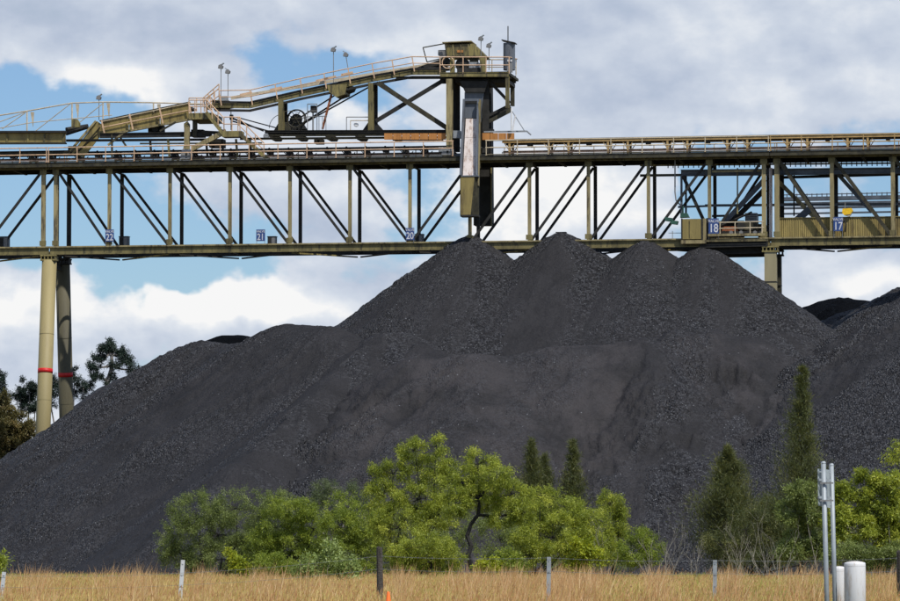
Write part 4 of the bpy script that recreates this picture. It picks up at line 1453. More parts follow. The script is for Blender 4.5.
Q(MB().chan(B(708, 251.5, .3), B(765, 250, .3), .45, .3, .05), 'platform_girder', M['dark'])
Q(MB().prism([B(x, y, .5) for x, y in ((708, 240), (765, 239), (765, 254), (712, 255))], .5, 3.2), 'machine_tub', M['dark'])
Q(MB().bbox(708, 233.8, -.55, 765, 235.6, -.4), 'platform_edge', M['olivelight'])
for w in (-.5, 2.6):
    for y in (222.5, 228.5):
        Q(MB().tube(B(719, y, w), B(764, y - 1, w), .035, 6), 'handrail', M['cream'] if w < 0 else M['lampgrey'])
    for x in (720, 735, 750, 762):
        Q(MB().tube(B(x, 234.5, w), B(x, 221.5, w), .035, 6), 'rail_post', M['cream'] if w < 0 else M['lampgrey'])
Q(MB().bbox(722, 226.5, .4, 738, 231, 1.4), 'conveyor_tail', M['rust'])
Q(MB().bbox(709, 221, 2.9, 744, 238, 3.3), 'machine_guard', M['dark'])
Q(MB().bbox(758, 224, 1.2, 765, 238, 2.8), 'machine_guard', M['olivedark'])
Q(MB().bbox(718, 231.5, .2, 765, 233.6, 2.6), 'tail_frame', M['dark'])
Q(MB().chan(B(703, 240.8, -.52), B(768, 240, -.52), .12, .08, .02), 'platform_edge', M['olivelight'])
Q(MB().tube(B(720, 226, 1.0), B(752, 212, 1.0), .07, 8), 'pipe', M['dark'])
Q(MB().beam(B(712, 216, 2.6), B(765, 215, 2.6), .14, .14), 'pipe_rail', M['dark'])
Q(MB().bbox(738.5, 221.5, .6, 757, 230, 1.8), 'drive_unit', M['olivedark'])
Q(MB().tube(B(741, 226, .3), B(741, 226, .6), .28, 14), 'pulley', M['dark'])
for x in (724, 731, 741, 748, 755, 761):
    Q(MB().tube(B(x, 232.5, .1), B(x, 232.5, 1.6), .13, 10), 'roller', M['lampgrey'] if x % 2 else M['dark'])
Q(MB().bbox(745, 213, 1.5, 757, 221, 2.6), 'control_cabinet', M['grey'])
for y in (214.5, 216.5, 218.5):
    Q(MB().bbox(745.5, y, 1.47, 756.5, y + .6, 1.49), 'louvre', M['dark'])
# hanger frames, pipes and the dark upper duct
Q(MB().chan(B(681, 173, 1.0), B(905, 170.5, 1.0), .42, .4, .05), 'upper_duct', M['bluegrey'])
Q(MB().chan(B(640, 175.5, .9), B(681, 175, .9), .16, .16, .03), 'upper_duct', M['olivedark'])
Q(MB().chan(B(712, 171.5, .2), B(763, 170.5, .2), .13, .1, .03), 'upper_rail', M['olivelight'])
Q(MB().chan(B(640, 165.5, 1.6), B(905, 163, 1.6), .10, .16, .03), 'joist_rail', M['olivelight'])
jm = MB()
jm.box((-.03, 0, -.18), (.03, .08, .12))
jme = jm.mesh('joist_rib')
jme.materials.append(M['dark'])
for i in range(46):
    dp.stamp(jme, 'joist_rib', B(668 + i * 5.1, 165.3 - i * .05, 1.45))
Q(MB().chan(B(705, 205.5, 2.6), B(905, 204, 2.6), .16, .16, .03), 'pipe_rail', M['bluegrey'])
Q(MB().tube(B(678, 207, 1.0), B(708, 206, 1.0), .07, 8), 'pipe', M['bluegrey'])
Q(MB().beam(B(683, 176, .8), B(704, 221, .8), .22, .16), 'hanger_brace', M['dark'])
Q(MB().beam(B(681.5, 175, .8), B(681.5, 216, .8), .14, .14), 'hanger', M['bluegrey'])
Q(MB().beam(B(686, 176, 2.4), B(686, 214, 2.4), .12, .12), 'hanger', M['dark'])
Q(MB().beam(B(737.5, 168, .6), B(737.5, 214, .6), .09, .09), 'hanger', M['olive'])
Q(MB().beam(B(765, 179, 1.6), B(725, 222, 1.6), .32, .2), 'hanger_brace', M['bluegrey'])
Q(MB().beam(B(765, 189, 2.4), B(732, 222, 2.4), .34, .2), 'hanger_brace', M['dark'])
Q(MB().path([B(675, 160, .3), B(675, 192, .3), B(676, 200, .3), B(681, 206, .4)], .045, 7), 'pipe', M['lampgrey'])
Q(MB().beam(B(770.8, 168, .6), B(770.8, 239, .6), .20, .2), 'drop_pipe', M['liner'])
for x, y in ((668.5, 219), (674, 222)):
    Q(MB().prism([B(x - 4, y - 2, -.2), B(x + 4, y - 1, -.2), B(x + 3, y + 2.4, -.2), B(x - 3.4, y + 1.6, -.2)], -.2, .3), 'green_fitting', M['green'])
Q(MB().prism([B(x, y, .2) for x, y in ((681, 213), (687, 213), (689, 217), (680, 217.5))], .2, .8), 'green_fitting', M['green'])
Q(MB().tube(B(683, 213, .5), B(683, 206, .5), .05), 'green_fitting', M['green'])
Q(MB().tube(B(672.5, 231, 0), B(672.5, 245, 0), .025, 6), 'guard_post', M['lampgrey'])
Q(MB().tube(B(668.5, 233, 0), B(682, 233, 0), .02, 6), 'guard_post', M['lampgrey'])
# right span interior braces
Q(MB().beam(B(790, 226, 2.4), B(812, 207, 2.4), .45, .2), 'deep_brace', M['bluegrey'])
Q(MB().beam(B(779, 182, 2.5), B(815, 218, 2.5), .28, .16), 'hanger_brace', M['olivelight'])
Q(MB().beam(B(836, 172, 2.6), B(872, 212, 2.6), .26, .16), 'hanger_brace', M['bluegrey'])
Q(MB().tube(B(794, 172, 1.8), B(794, 216, 1.8), .05), 'hanger', M['dark'])
Q(MB().chan(B(779, 177.5, 3.2), B(905, 174, 3.2), .18, .2, .03), 'upper_rail', M['dark'])
Q(MB().path([B(845, 232, .2), B(846, 224, .1), B(843.5, 219, .1)], .05, 6), 'cable_bend', M['dark'])

yl = Frame('work_lamp', 'bright yellow work lamp over the wall panels beside sign 17', 'lamp', B(848, 217, .3))
yl.put(MB().prism([B(x, y, .1) for x, y in ((842.5, 208.6), (851.5, 208), (853, 210.5), (850.5, 214), (844, 215), (842, 212.5))], .1, .5), 'housing', M['lampyellow'])
yl.put(MB().prism([B(x, y, .14) for x, y in ((844.5, 215), (851.5, 214), (849, 216.6))], .14, .46), 'reflector', M['cream'])
yl.put(MB().tube(B(845, 202, .3), B(845, 208.5, .3), .03, 6), 'hook', M['lampgrey'])

# far conveyor line seen through the right span
fc = Frame('distant_conveyor', 'distant grey conveyor line with handrail seen through the right span', 'conveyor', (T(850), 34, 0))
for y, h in ((199.5, .28), (204.5, .22), (208.5, .14), (214, .10)):
    fc.put(MB().beam(B(775, y, 34), B(935, y - 3, 34), h, .5), 'girder', M['bluegrey'])
for k in range(31):
    x = 782 + 5 * k
    y = 199 - (x - 775) / 160 * 3
    fc.put(MB().tube(B(x, y, 34), B(x, y - 4.8, 34), .04, 5), 'rail_post', M['bluegrey'])
fc.put(MB().tube(B(775, 195, 34), B(935, 192, 34), .04, 5), 'handrail', M['bluegrey'])
for x in (940, 1040):
    fc.put(MB().beam(B(x, 208, 34), Vector((B(x, 208, 34).x, 34, 0)), .5, .5), 'trestle_leg', M['bluegrey'])

# ------------------------------------------------------------------ vegetation
def tri_mesh(name, co, faces, tint, m, parent):
    me = bpy.data.meshes.new(name)
    k = faces.shape[1]
    me.vertices.add(len(co))
    me.vertices.foreach_set('co', co.astype(np.float32).ravel())
    me.loops.add(faces.size)
    me.loops.foreach_set('vertex_index', faces.astype(np.int32).ravel())
    me.polygons.add(len(faces))
    me.polygons.foreach_set('loop_start', np.arange(0, faces.size, k, dtype=np.int32))
    me.update(calc_edges=True)
    a = me.attributes.new('tint', 'FLOAT', 'POINT')
    a.data.foreach_set('value', tint.astype(np.float32))
    me.materials.append(m)
    return link(name, me, parent)


def unit(v):
    return v / (np.linalg.norm(v, axis=-1, keepdims=True) + 1e-9)


def leaves(centres, dirs, length, width, rng, tint, fold=True):
    """diamond leaves of four corners; dirs their long axis"""
    n = len(centres)
    dirs = unit(dirs)
    r = unit(rng.standard_normal((n, 3)))
    s = unit(np.cross(dirs, r))
    L = (length * rng.uniform(.6, 1.3, n))[:, None]
    W = (width * rng.uniform(.7, 1.3, n))[:, None]
    a = centres
    b = centres + dirs * L * .45 + s * W * .5
    c = centres + dirs * L
    d = centres + dirs * L * .45 - s * W * .5
    co = np.stack([a, b, c, d], 1).reshape(-1, 3)
    f = np.arange(n * 4).reshape(n, 4)
    return co, f, np.repeat(tint, 4)


def tree(name, label, cat, base, clumps, leaf, Yd, n_leaf=9000, lsize=(.13, .035), droop=.5, sub_r=.30, bark='bark', trunk=None, tr=.07, seed=1,
         group=None, flat=.75, depth=1.0, gap=0.0, limbs=True, sub_n=None, stems=1):
    """clumps: (x, y, rx, ry) of the crown's masses in the photo at distance Yd"""
    rng = np.random.default_rng(seed)
    rr = random.Random(seed)
    s = Yd / F
    b = Vector((gx(base, Yd), Yd, 0))
    root = thing(name, label, cat, b, 0, group)
    wood = MB()
    areas = np.array([c[2] * c[3] for c in clumps], float)
    areas /= areas.sum()
    # trunk
    cen = []
    for (x, y, rx, ry) in clumps:
        p = at(x, y, Yd)
        cen.append(Vector((p.x - b.x, rr.uniform(-.6, .6) * rx * s * depth, p.z)))
    htop = max(c.z for c in cen)
    zfork = max(.35, min(c.z for c in cen) * .45)
    paths = []
    if trunk:
        tpts = [Vector((gx(x, Yd) - b.x, 0, HC + (HORIZON - y) * s)) for x, y in trunk]
        tpts[0].z = -.05
        for p in tpts[1:]:
            p.y = rr.uniform(-.1, .1)
        wood.path(tpts, [tr * (1.15 - .55 * i / (len(tpts) - 1)) for i in range(len(tpts))], 7)
        forks = tpts[len(tpts) // 2:]
    else:
        forks = []
        for k in range(stems):
            off = Vector((rr.uniform(-.25, .25) * (stems > 1) * 2, rr.uniform(-.3, .3) * (stems > 1), 0))
            t0 = Vector((off.x, off.y, -.05))
            t1 = Vector((off.x * 1.6 + rr.uniform(-.15, .15), off.y, zfork * .6))
            t2 = Vector((off.x * 2.0 + rr.uniform(-.2, .2), off.y, zfork))
            wood.path([t0, t1, t2], [tr, tr * .8, tr * .65], 6)
            forks.append(t2)
    CO, FA, TI = [], [], []
    nbase = 0
    for ci, (c, (x, y, rx, ry)) in enumerate(zip(cen, clumps)):
        Rv = np.array([rx * s * 1.08, rx * s * depth * .8, ry * s * 1.12])
        f = min(forks, key=lambda q: (q - c).length)
        mid = f.lerp(c, .55) + Vector((rr.uniform(-.2, .2), rr.uniform(-.2, .2), -.05 * (c - f).length))
        if limbs:
            wood.path([f, mid, c], [tr * .55, tr * .38, tr * .16], 5)
        ns = sub_n or max(6, int(rx * ry * s * s / (sub_r * sub_r) * 2.7))
        nl = int(n_leaf * areas[ci] * 2.0)
        q = unit(rng.standard_normal((ns, 3)))
        q[:, 2] = q[:, 2] * .9 + .15
        rad = rng.uniform(.35, 1.0, (ns, 1)) ** .6
        sc_ = np.array([c.x, c.y, c.z]) + q * rad * Rv
        sc_ = sc_[sc_[:, 2] > .25]
        ns = len(sc_)
        if ns == 0:
            continue
        size = rng.uniform(.55, 1.25, ns)
        for i in range(0, ns):
            if rr.random() < .6:
                e = Vector(sc_[i])
                m_ = c.lerp(e, .5) + Vector((rr.uniform(-.1, .1), rr.uniform(-.1, .1), rr.uniform(-.05, .12)))
                wood.path([c, m_, e], [tr * .16, tr * .1, .006], 3)
        wts = size ** 2
        wts /= wts.sum()
        pick = rng.choice(ns, nl, p=wts)
        # leaves sit along short sprays inside each sub clump
        nsp = 9
        spr = unit(rng.standard_normal((ns, nsp, 3)))
        spr[:, :, 2] = spr[:, :, 2] * 1.0 + .15
        kk = rng.integers(0, nsp, nl)
        ax = spr[pick, kk]
        tt = rng.uniform(.1, 1.0, (nl, 1))
        pos = sc_[pick] + ax * tt * (sub_r * .9 * size[pick])[:, None] * np.array([1.1, 1.1, 1.05])
        pos[:, 2] -= droop * (tt[:, 0] ** 2) * sub_r * .5
        pos += rng.normal(0, .065 + .03 * (sub_r > .3), (nl, 3))
        dr = ax * .7 + rng.standard_normal((nl, 3)) * .5
        dr[:, 2] -= droop
        tn = np.clip(.42 + .24 * rng.standard_normal(nl) + .20 * rng.standard_normal(ns)[pick] + .08 * rng.standard_normal(), 0, 1)
        co, fa, ti = leaves(pos, dr, lsize[0] * .80, lsize[1] * .72, rng, tn)
        CO.append(co)
        FA.append(fa + nbase)
        TI.append(ti)
        nbase += len(co)
    CO = np.concatenate(CO)
    CO[:, 2] = np.maximum(CO[:, 2], .02)
    tri_mesh('foliage', CO, np.concatenate(FA), np.concatenate(TI), LM[leaf], root)
    wood.build('trunk', M[bark], root)
    return root


def casuarina(label, x, ytop, ybot, half, Yd, n=9000, seed=1, name='casuarina_tree', lean=0, leaf='dark', group='dark she-oak conifers'):
    rng = np.random.default_rng(seed)
    rr = random.Random(seed)
    s = Yd / F
    b = Vector((gx(x, Yd), Yd, 0))
    root = thing(name, label, 'tree', b, 0, group)
    H = HC + (HORIZON - ytop) * s
    z0 = max(.3, HC + (HORIZON - ybot) * s)
    Rm = half * s
    wood = MB()
    wood.path([(0, 0, -.05), (lean * .3, 0, H * .4), (lean, 0, H * .97)], [.11, .07, .012], 6)
    CO, FA, TI = [], [], []
    nb = 0
    nbr = 170
    for i in range(nbr):
        f = (i + rr.random()) / nbr
        z = z0 + (H - z0) * f
        # outline: widest a third up, uneven
        env = Rm * (min(1, .62 + f * 3) * (1 - f) ** .92) * rr.choice((1.35, 1.1, .9, .7, .5)) * rr.uniform(.85, 1.12) + .04
        a = rr.uniform(0, 2 * math.pi)
        st_ = Vector((lean * f, 0, z - env * .35))
        en = Vector((lean * f + env * math.cos(a), env * math.sin(a), z + env * rr.uniform(.15, .55)))
        wood.path([st_, st_.lerp(en, .5), en], [.022, .014, .005], 3)
        nl = int(n / nbr * (.35 + 1.1 * env / Rm))
        t = rng.uniform(.25, 1.05, (nl, 1))
        p = np.array(st_) + (np.array(en) - np.array(st_)) * t + rng.normal(0, .045 + .17 * env, (nl, 3))
        d = rng.standard_normal((nl, 3)) * .5 + np.array(unit(np.array(en - st_))) * .5
        d[:, 2] += rr.choice((.7, .5, -.6))
        tn = np.clip(.42 + .22 * rng.standard_normal(nl) + rr.uniform(-.25, .3), 0, 1)
        co, fa, ti = leaves(p, d, .24, .022, rng, tn)
        CO.append(co)
        FA.append(fa + nb)
        TI.append(ti)
        nb += len(co)
    tri_mesh('foliage', np.concatenate(CO), np.concatenate(FA), np.concatenate(TI), LM[leaf], root)
    wood.build('trunk', M['bark'], root)
    return root


def twig_shrub(label, x, ytop, Yd, seed, spread=.4, m='palebark', n=3):
    rr = random.Random(seed)
    s = Yd / F
    H = HC + (HORIZON - ytop) * s
    root = thing('bare_shrub', label, 'shrub', (gx(x, Yd), Yd, 0), 0, 'leafless pale shrubs in the grass')
    wood = MB()

    def grow(p, d, L, r, lev):
        pts = [p]
        q = p.copy()
        dd = d.copy()
        for _ in range(4):
            dd = (dd + Vector((rr.uniform(-.2, .2), rr.uniform(-.2, .2), rr.uniform(-.05, .15)))).normalized()
            q = q + dd * L / 4
            pts.append(q.copy())
        wood.path(pts, [r * (1 - .18 * i) for i in range(5)], 4)
        if lev > 0:
            for k in range(2 + (lev == 3)):
                j = rr.choice((1, 2, 3, 4))
                e = (dd + Vector((rr.uniform(-.8, .8), rr.uniform(-.6, .6), rr.uniform(-.1, .5)))).normalized()
                grow(pts[j], e, L * rr.uniform(.45, .7), r * .55, lev - 1)
    for k in range(n):
        d = Vector((rr.uniform(-spread, spread), rr.uniform(-spread, spread), 1)).normalized()
        grow(Vector((rr.uniform(-.15, .15), rr.uniform(-.15, .15), 0)), d, H * .70, .017, 3)
    wood.build('branches', M[m], root)
    return root


BG = 'bushy trees along the foot of the coal'
tree('bush_tree', 'dull olive spreading bush at the left end of the tree line', 'bush', 222, [(200, 520, 34, 24), (238, 509, 36, 17), (172, 545, 19, 26), (185, 560, 26, 18), (218, 535, 40, 22), (228, 560, 46, 20), (262, 508, 16, 14), (258, 545, 25, 25), (285, 502, 22, 10)],
     'olive', 178, 33000, (.11, .032), .35, .26, seed=101, group=BG, stems=3)
tree('bush_tree', 'fresh green bush between the olive bush and the tallest tree', 'bush', 292, [(296, 510, 25, 13), (276, 528, 22, 17), (314, 530, 20, 20), (262, 552, 22, 20), (294, 545, 30, 18), (285, 566, 38, 13), (325, 560, 24, 16)],
     'green', 168, 25000, (.12, .035), .4, .24, seed=102, group=BG, trunk=[(304, 583), (305, 568), (303, 556), (310, 545)], tr=.06)
tree('bush_tree', 'mid green bush in the shade left of the tallest tree', 'bush', 348, [(345, 508, 22, 13), (338, 528, 22, 22), (362, 535, 22, 28), (350, 558, 34, 20)],
     'green', 172, 15000, (.12, .035), .4, .24, seed=103, group=BG, stems=2)
tree('bush_tree', 'thin grey green shrub showing above the green bushes', 'bush', 322, [(318, 496, 10, 11), (336, 487, 13, 9), (326, 508, 22, 14), (354, 494, 11, 12), (372, 500, 10, 12)],
     'sparse', 188, 5600, (.12, .03), .2, .30, seed=104, group=BG, bark='palebark', stems=3)
tree('wattle_tree', 'tallest yellow green wattle tree left of centre', 'tree', 408, [(415, 451, 20, 11), (436, 447, 14, 9), (393, 474, 22, 14), (428, 472, 24, 15), (446, 470, 12, 12), (383, 496, 22, 17), (418, 500, 27, 18), (400, 528, 32, 20), (440, 515, 20, 20)],
     'wattle', 164, 22000, (.13, .034), .7, .23, seed=105, group=BG, tr=.075, stems=2)
tree('wattle_tree', 'yellow green wattle tree with black crooked trunk in the middle', 'tree', 474, [(478, 464, 17, 11), (462, 482, 22, 13), (493, 477, 19, 12), (512, 494, 17, 12), (484, 496, 26, 15), (455, 504, 18, 15), (503, 516, 22, 14), (525, 513, 14, 12)],
     'wattle', 158, 18000, (.13, .034), .7, .22, seed=106, group=BG, trunk=[(476, 592), (476, 577), (471, 566), (468, 555), (471, 546), (467, 536), (471, 524), (478, 515), (480, 500)], tr=.105)
tree('low_bush', 'low rounded yellow green bush left of the black crooked trunk', 'bush', 425, [(425, 548, 30, 17), (408, 562, 20, 20), (442, 562, 20, 18), (424, 572, 34, 14), (395, 575, 14, 12)],
     'wattle', 150, 17000, (.12, .034), .7, .2, seed=107, group=BG, trunk=[(427, 592), (429, 575), (433, 560), (430, 550)], tr=.06)
tree('bush_tree', 'wide yellow green bush right of the crooked trunk', 'bush', 552, [(540, 497, 15, 10), (530, 518, 22, 20), (566, 512, 30, 15), (588, 522, 20, 16), (552, 538, 38, 22), (585, 548, 24, 22), (530, 556, 26, 18)],
     'wattle', 166, 20000, (.13, .034), .6, .23, seed=108, group=BG, stems=3)
tree('bush_tree', 'small upright bush at the right end of the bright bushes', 'bush', 612, [(610, 505, 14, 12), (618, 512, 10, 10), (612, 530, 17, 15), (604, 552, 16, 20)],
     'wattle', 174, 9000, (.12, .034), .5, .22, seed=109, group=BG, stems=2)
tree('bush_tree', 'short green shrub among the bare twigs right of the bright bushes', 'bush', 640, [(640, 540, 15, 9), (632, 554, 20, 14), (652, 552, 12, 14)],
     'green', 165, 7000, (.12, .035), .4, .2, seed=110, group=BG, stems=2, bark='palebark')
# shaded inner thicket behind the bright bushes
tree('thicket', 'shaded dull green thicket filling in behind the bright bushes', 'bush', 470, [(380, 540, 34, 30), (440, 530, 30, 30), (500, 540, 34, 28), (560, 552, 34, 22), (330, 560, 30, 18), (600, 562, 22, 14)],
     'olive', 190, 26000, (.14, .04), .3, .34, seed=111, group=BG, stems=5)
tree('pale_shrub', 'pale leaved young shrub in the grass left of the dark wooden post', 'shrub', 333, [(333, 552, 8, 10), (318, 566, 14, 10), (342, 566, 13, 11), (352, 572, 12, 8), (300, 573, 10, 7)],
     'pale', 122, 1500, (.13, .065), .1, .16, seed=112, bark='palebark', tr=.02, stems=4)
tree('yellow_shrub', 'bright yellow leaved shrub below the wide bush', 'shrub', 584, [(580, 548, 9, 9), (590, 558, 12, 10), (577, 566, 9, 8)],
     'yellow', 140, 1300, (.16, .08), .3, .2, seed=113, tr=.02, stems=2)
tree('yellow_shrub', 'small yellow green shrub right of the crooked trunk foot', 'shrub', 490, [(490, 566, 14, 9), (484, 574, 10, 6)],
     'yellow', 146, 1500, (.13, .06), .3, .17, seed=114, tr=.02, stems=2)
tree('green_shrub', 'small green shrub tucked under the middle bushes', 'shrub', 510, [(508, 562, 12, 12), (520, 572, 14, 8)],
     'green', 146, 3000, (.12, .05), .3, .18, seed=115, tr=.02, stems=2)
tree('yellow_shrub', 'yellow green sapling in front of the olive bush', 'shrub', 240, [(232, 556, 6, 8), (240, 566, 10, 10), (250, 573, 9, 6)],
     'yellow', 140, 1100, (.13, .06), .3, .17, seed=116, tr=.02, stems=2)
tree('green_shrub', 'low bright green ferny shrub below the fresh green bush', 'shrub', 278, [(270, 565, 18, 10), (295, 568, 18, 8), (325, 572, 14, 6)],
     'green', 140, 5000, (.12, .03), .3, .18, seed=117, tr=.02, stems=3)
# right group
tree('leafy_tree', 'bright leafy tree behind the white bollards at the right', 'tree', 880, [(860, 490, 22, 13), (886, 485, 20, 11), (912, 492, 22, 15), (848, 508, 20, 18), (876, 510, 28, 18), (905, 520, 26, 20), (856, 532, 24, 15), (884, 538, 28, 14), (838, 525, 12, 14)],
     'green2' if False else 'wattle', 140, 22000, (.15, .055), .45, .24, seed=120, group=BG, bark='palebark', tr=.045, stems=7)
tree('leafy_tree', 'narrow green tree beside the tall conifer left of the sign back', 'tree', 805, [(802, 494, 16, 12), (795, 512, 18, 14), (812, 518, 14, 18), (802, 538, 20, 14), (790, 552, 14, 12), (818, 545, 12, 16)],
     'olive', 150, 11000, (.15, .045), .45, .24, seed=121, group=BG, bark='palebark', tr=.04, stems=4)
tree('leafy_tree', 'sprig of foliage at the right edge above the leafy tree', 'tree', 925, [(893, 456, 7, 6), (899, 449, 6, 6), (912, 450, 12, 9)],
     'wattle', 152, 900, (.15, .045), .5, .24, seed=122, group=BG, stems=1)
tree('thicket', 'dark shaded thicket between the two conifers at the right', 'bush', 765, [(745, 530, 22, 22), (772, 522, 22, 22), (790, 540, 20, 22), (760, 555, 34, 14), (845, 548, 40, 16), (720, 545, 16, 16)],
     'dark', 172, 16000, (.16, .03), .2, .34, seed=123, group=BG, stems=5)
tree('green_shrub', 'low dull green scrub under the bright leafy tree behind the bollards', 'shrub', 875, [(848, 556, 24, 12), (880, 560, 26, 11), (905, 556, 20, 12)],
     'olive', 138, 7000, (.13, .04), .3, .2, seed=126, bark='palebark', tr=.02, stems=4)
tree('green_shrub', 'sprig of green leaves at the bottom left edge', 'shrub', -2, [(0, 563, 6, 8), (-8, 570, 8, 8)], 'green', 110, 900, (.12, .04), .3, .16, seed=124, tr=.02)
tree('bush_tree', 'reddish olive bushy tree left of the pale round leg', 'tree', -10, [(8, 416, 14, 9), (22, 424, 11, 9), (-12, 420, 22, 20), (12, 434, 20, 12), (-5, 448, 22, 16), (24, 440, 10, 8), (14, 455, 18, 14), (0, 405, 12, 8), (30, 432, 10, 10)],
     'brown', 300, 30000, (.22, .09), .2, .5, seed=125, stems=1, tr=.2)
GT = 'dark gum trees on the skyline at the left'
tree('gum_tree', 'dark gum tree with umbrella crown right of the gantry legs', 'tree', 108, [(108, 347, 12, 6), (100, 356, 9, 4), (119, 355, 9, 5), (128, 361, 8, 3.5), (133, 370, 8, 2.5), (94, 367, 7, 4), (114, 366, 6, 3), (102, 379, 12, 4)],
     'gum', 350, 9000, (.20, .07), .3, .42, seed=130, group=GT, bark='gumbark', trunk=[(104, 420), (104, 395), (108, 380), (112, 366), (111, 354)], tr=.22, depth=.9)
tree('gum_tree', 'low dark gum tree between and behind the gantry legs', 'tree', 72, [(48, 390, 9, 8), (58, 383, 12, 9), (75, 378, 10, 8), (84, 386, 10, 7), (66, 396, 14, 7), (88, 397, 10, 6), (50, 400, 10, 8)],
     'gum', 350, 9500, (.20, .07), .3, .42, seed=131, group=GT, bark='gumbark', tr=.2, stems=2)
tree('gum_tree', 'dark gum tree with airy crown left of the round legs', 'tree', 26, [(30, 384, 9, 6), (20, 391, 9, 6), (35, 396, 9, 5), (17, 401, 9, 5), (38, 408, 9, 6), (28, 410, 8, 5)],
     'gum', 350, 7500, (.20, .07), .3, .42, seed=132, group=GT, bark='gumbark', tr=.18, depth=.9)
tree('gum_tree', 'dark gum tree cut by the left edge of the photo', 'tree', -12, [(-6, 380, 10, 9), (-14, 390, 12, 10), (2, 394, 8, 5), (-4, 404, 10, 6), (0, 384, 5, 4)],
     'gum', 350, 5500, (.20, .07), .3, .42, seed=133, group=GT, bark='gumbark', tr=.2)
casuarina('tall dark conifer with pointed top, highest of the conifers', 800, 368, 560, 35, 205, 34425, 201, lean=.15)
casuarina('broad dark conifer left of the tallest one', 729, 449, 562, 41, 180, 34425, 202)
casuarina('small dark conifer rising behind the middle of the bushes', 532, 441, 540, 20, 200, 13770, 203)
casuarina('shorter dark conifer close right of the small one', 545, 456, 540, 15, 201, 9639, 204)
casuarina('small dark conifer standing alone right of the other two small ones', 573, 442, 545, 20, 200, 13770, 205)
casuarina('dim conifer half hidden between the broad and the tall one', 765, 500, 562, 30, 200, 16065, 206)
for i, (x, yt, Yd, lb) in enumerate(((606, 530, 150, 'pale bare shrub just right of the yellow shrub'), (652, 540, 150, 'pale bare shrub by the short green shrub'),
                                     (668, 522, 155, 'tallest bare shrub in the gap before the broad conifer'), (697, 548, 150, 'bare shrub at the foot of the broad conifer'),
                                     (748, 528, 148, 'pale bare shrub between the two big conifers'), (765, 520, 150, 'pale forked bare shrub in front of the dark thicket'),
                                     (782, 535, 146, 'low bare shrub left of the narrow green tree'), (738, 545, 146, 'bare twigs in front of the broad conifer'))):
    twig_shrub(lb, x, yt, Yd, 300 + i)


# ------------------------------------------------------------------ grass
def grass(name, label, n, y0, y1, hgt, m, seed, width=.012, dens=None, seedhead=0.0, seed_m=None, half=1.25, tilt=.35, xr=None):
    rng = np.random.default_rng(seed)
    Y = y0 + (y1 - y0) * rng.uniform(0, 1, n) ** 1.15
    u = rng.uniform(-half, half, n)
    X = u * 450 / F * Y
    if xr is not None:
        px = X / Y * F + 450
        wgt = np.zeros(n)
        for (c, wd, am) in xr:
            wgt += am * np.exp(-((px - c) / wd) ** 2)
        keep = rng.uniform(0, 1, n) < wgt
        X, Y = X[keep], Y[keep]
        n = len(X)
    cl = (np.sin(X * 1.1 + 3 * np.sin(Y * .21)) + np.sin(X * 2.3 + Y * .35 + 1.3) * .7 + np.sin(X * .43 - Y * .13) * .9) / 2.6
    cl2 = np.sin(X * 5.1 + Y * .8) * np.sin(X * 3.7 - Y * 1.1)
    near = np.clip((Y - 45) / 30.0, 0, 1)
    cl3 = np.sin(X * 9.0 + 2 * np.sin(Y * 1.3)) * np.sin(X * 6.1 - Y * .9)
    h = hgt * (1 + .15 * cl + .09 * cl2 + .07 * cl3) * rng.uniform(.45, 1.12, n)
    a = rng.uniform(0, 2 * math.pi, n)
    ln = rng.uniform(.02, tilt, n) * h
    lx = np.cos(a) * ln + .10 * h
    ly = np.sin(a) * ln
    wa = rng.uniform(0, math.pi, n)
    w = width * rng.uniform(.6, 1.5, n) * (1 + (Y - 45) / 90)
    wx, wy = np.cos(wa) * w, np.sin(wa) * w * .5
    z0 = np.zeros(n)
    p0 = np.stack([X - wx, Y - wy, z0], 1)
    p1 = np.stack([X + wx, Y + wy, z0], 1)
    p2 = np.stack([X + lx * .35 + wx * .8, Y + ly * .35 + wy * .8, h * .62], 1)
    p3 = np.stack([X + lx * .35 - wx * .8, Y + ly * .35 - wy * .8, h * .62], 1)
    p4 = np.stack([X + lx, Y + ly, h], 1)
    co = np.stack([p0, p1, p2, p3, p4], 1).reshape(-1, 3)
    i = np.arange(n)[:, None] * 5
    f = np.concatenate([i + np.array([0, 1, 2]), i + np.array([0, 2, 3]), i + np.array([3, 2, 4])], 0)
    tn = np.clip(.5 + .25 * rng.standard_normal(n) + .25 * cl + .15 * cl2, 0, 1)
    o = tri_mesh(name, co, f, np.repeat(tn, 5), m, None)
    tag(o, label, 'grass', kind='stuff')
    if seedhead > 0:
        k = rng.uniform(0, 1, n) < seedhead
        c = p4[k]
        q = len(c)
        d = np.stack([lx[k] * .6, ly[k] * .6, h[k] * .5], 1)
        d = unit(d)
        co2, fa2, ti2 = leaves(np.repeat(c, 2, 0) - np.repeat(d, 2, 0) * .03, np.repeat(d, 2, 0), .085, .011, rng, np.repeat(np.clip(.5 + .25 * rng.standard_normal(q), 0, 1), 2))
        o2 = tri_mesh('seed_heads', co2, fa2, ti2, seed_m, None)
        tag(o2, 'reddish seed heads standing over the dry golden grass', 'grass', kind='stuff')
    return o


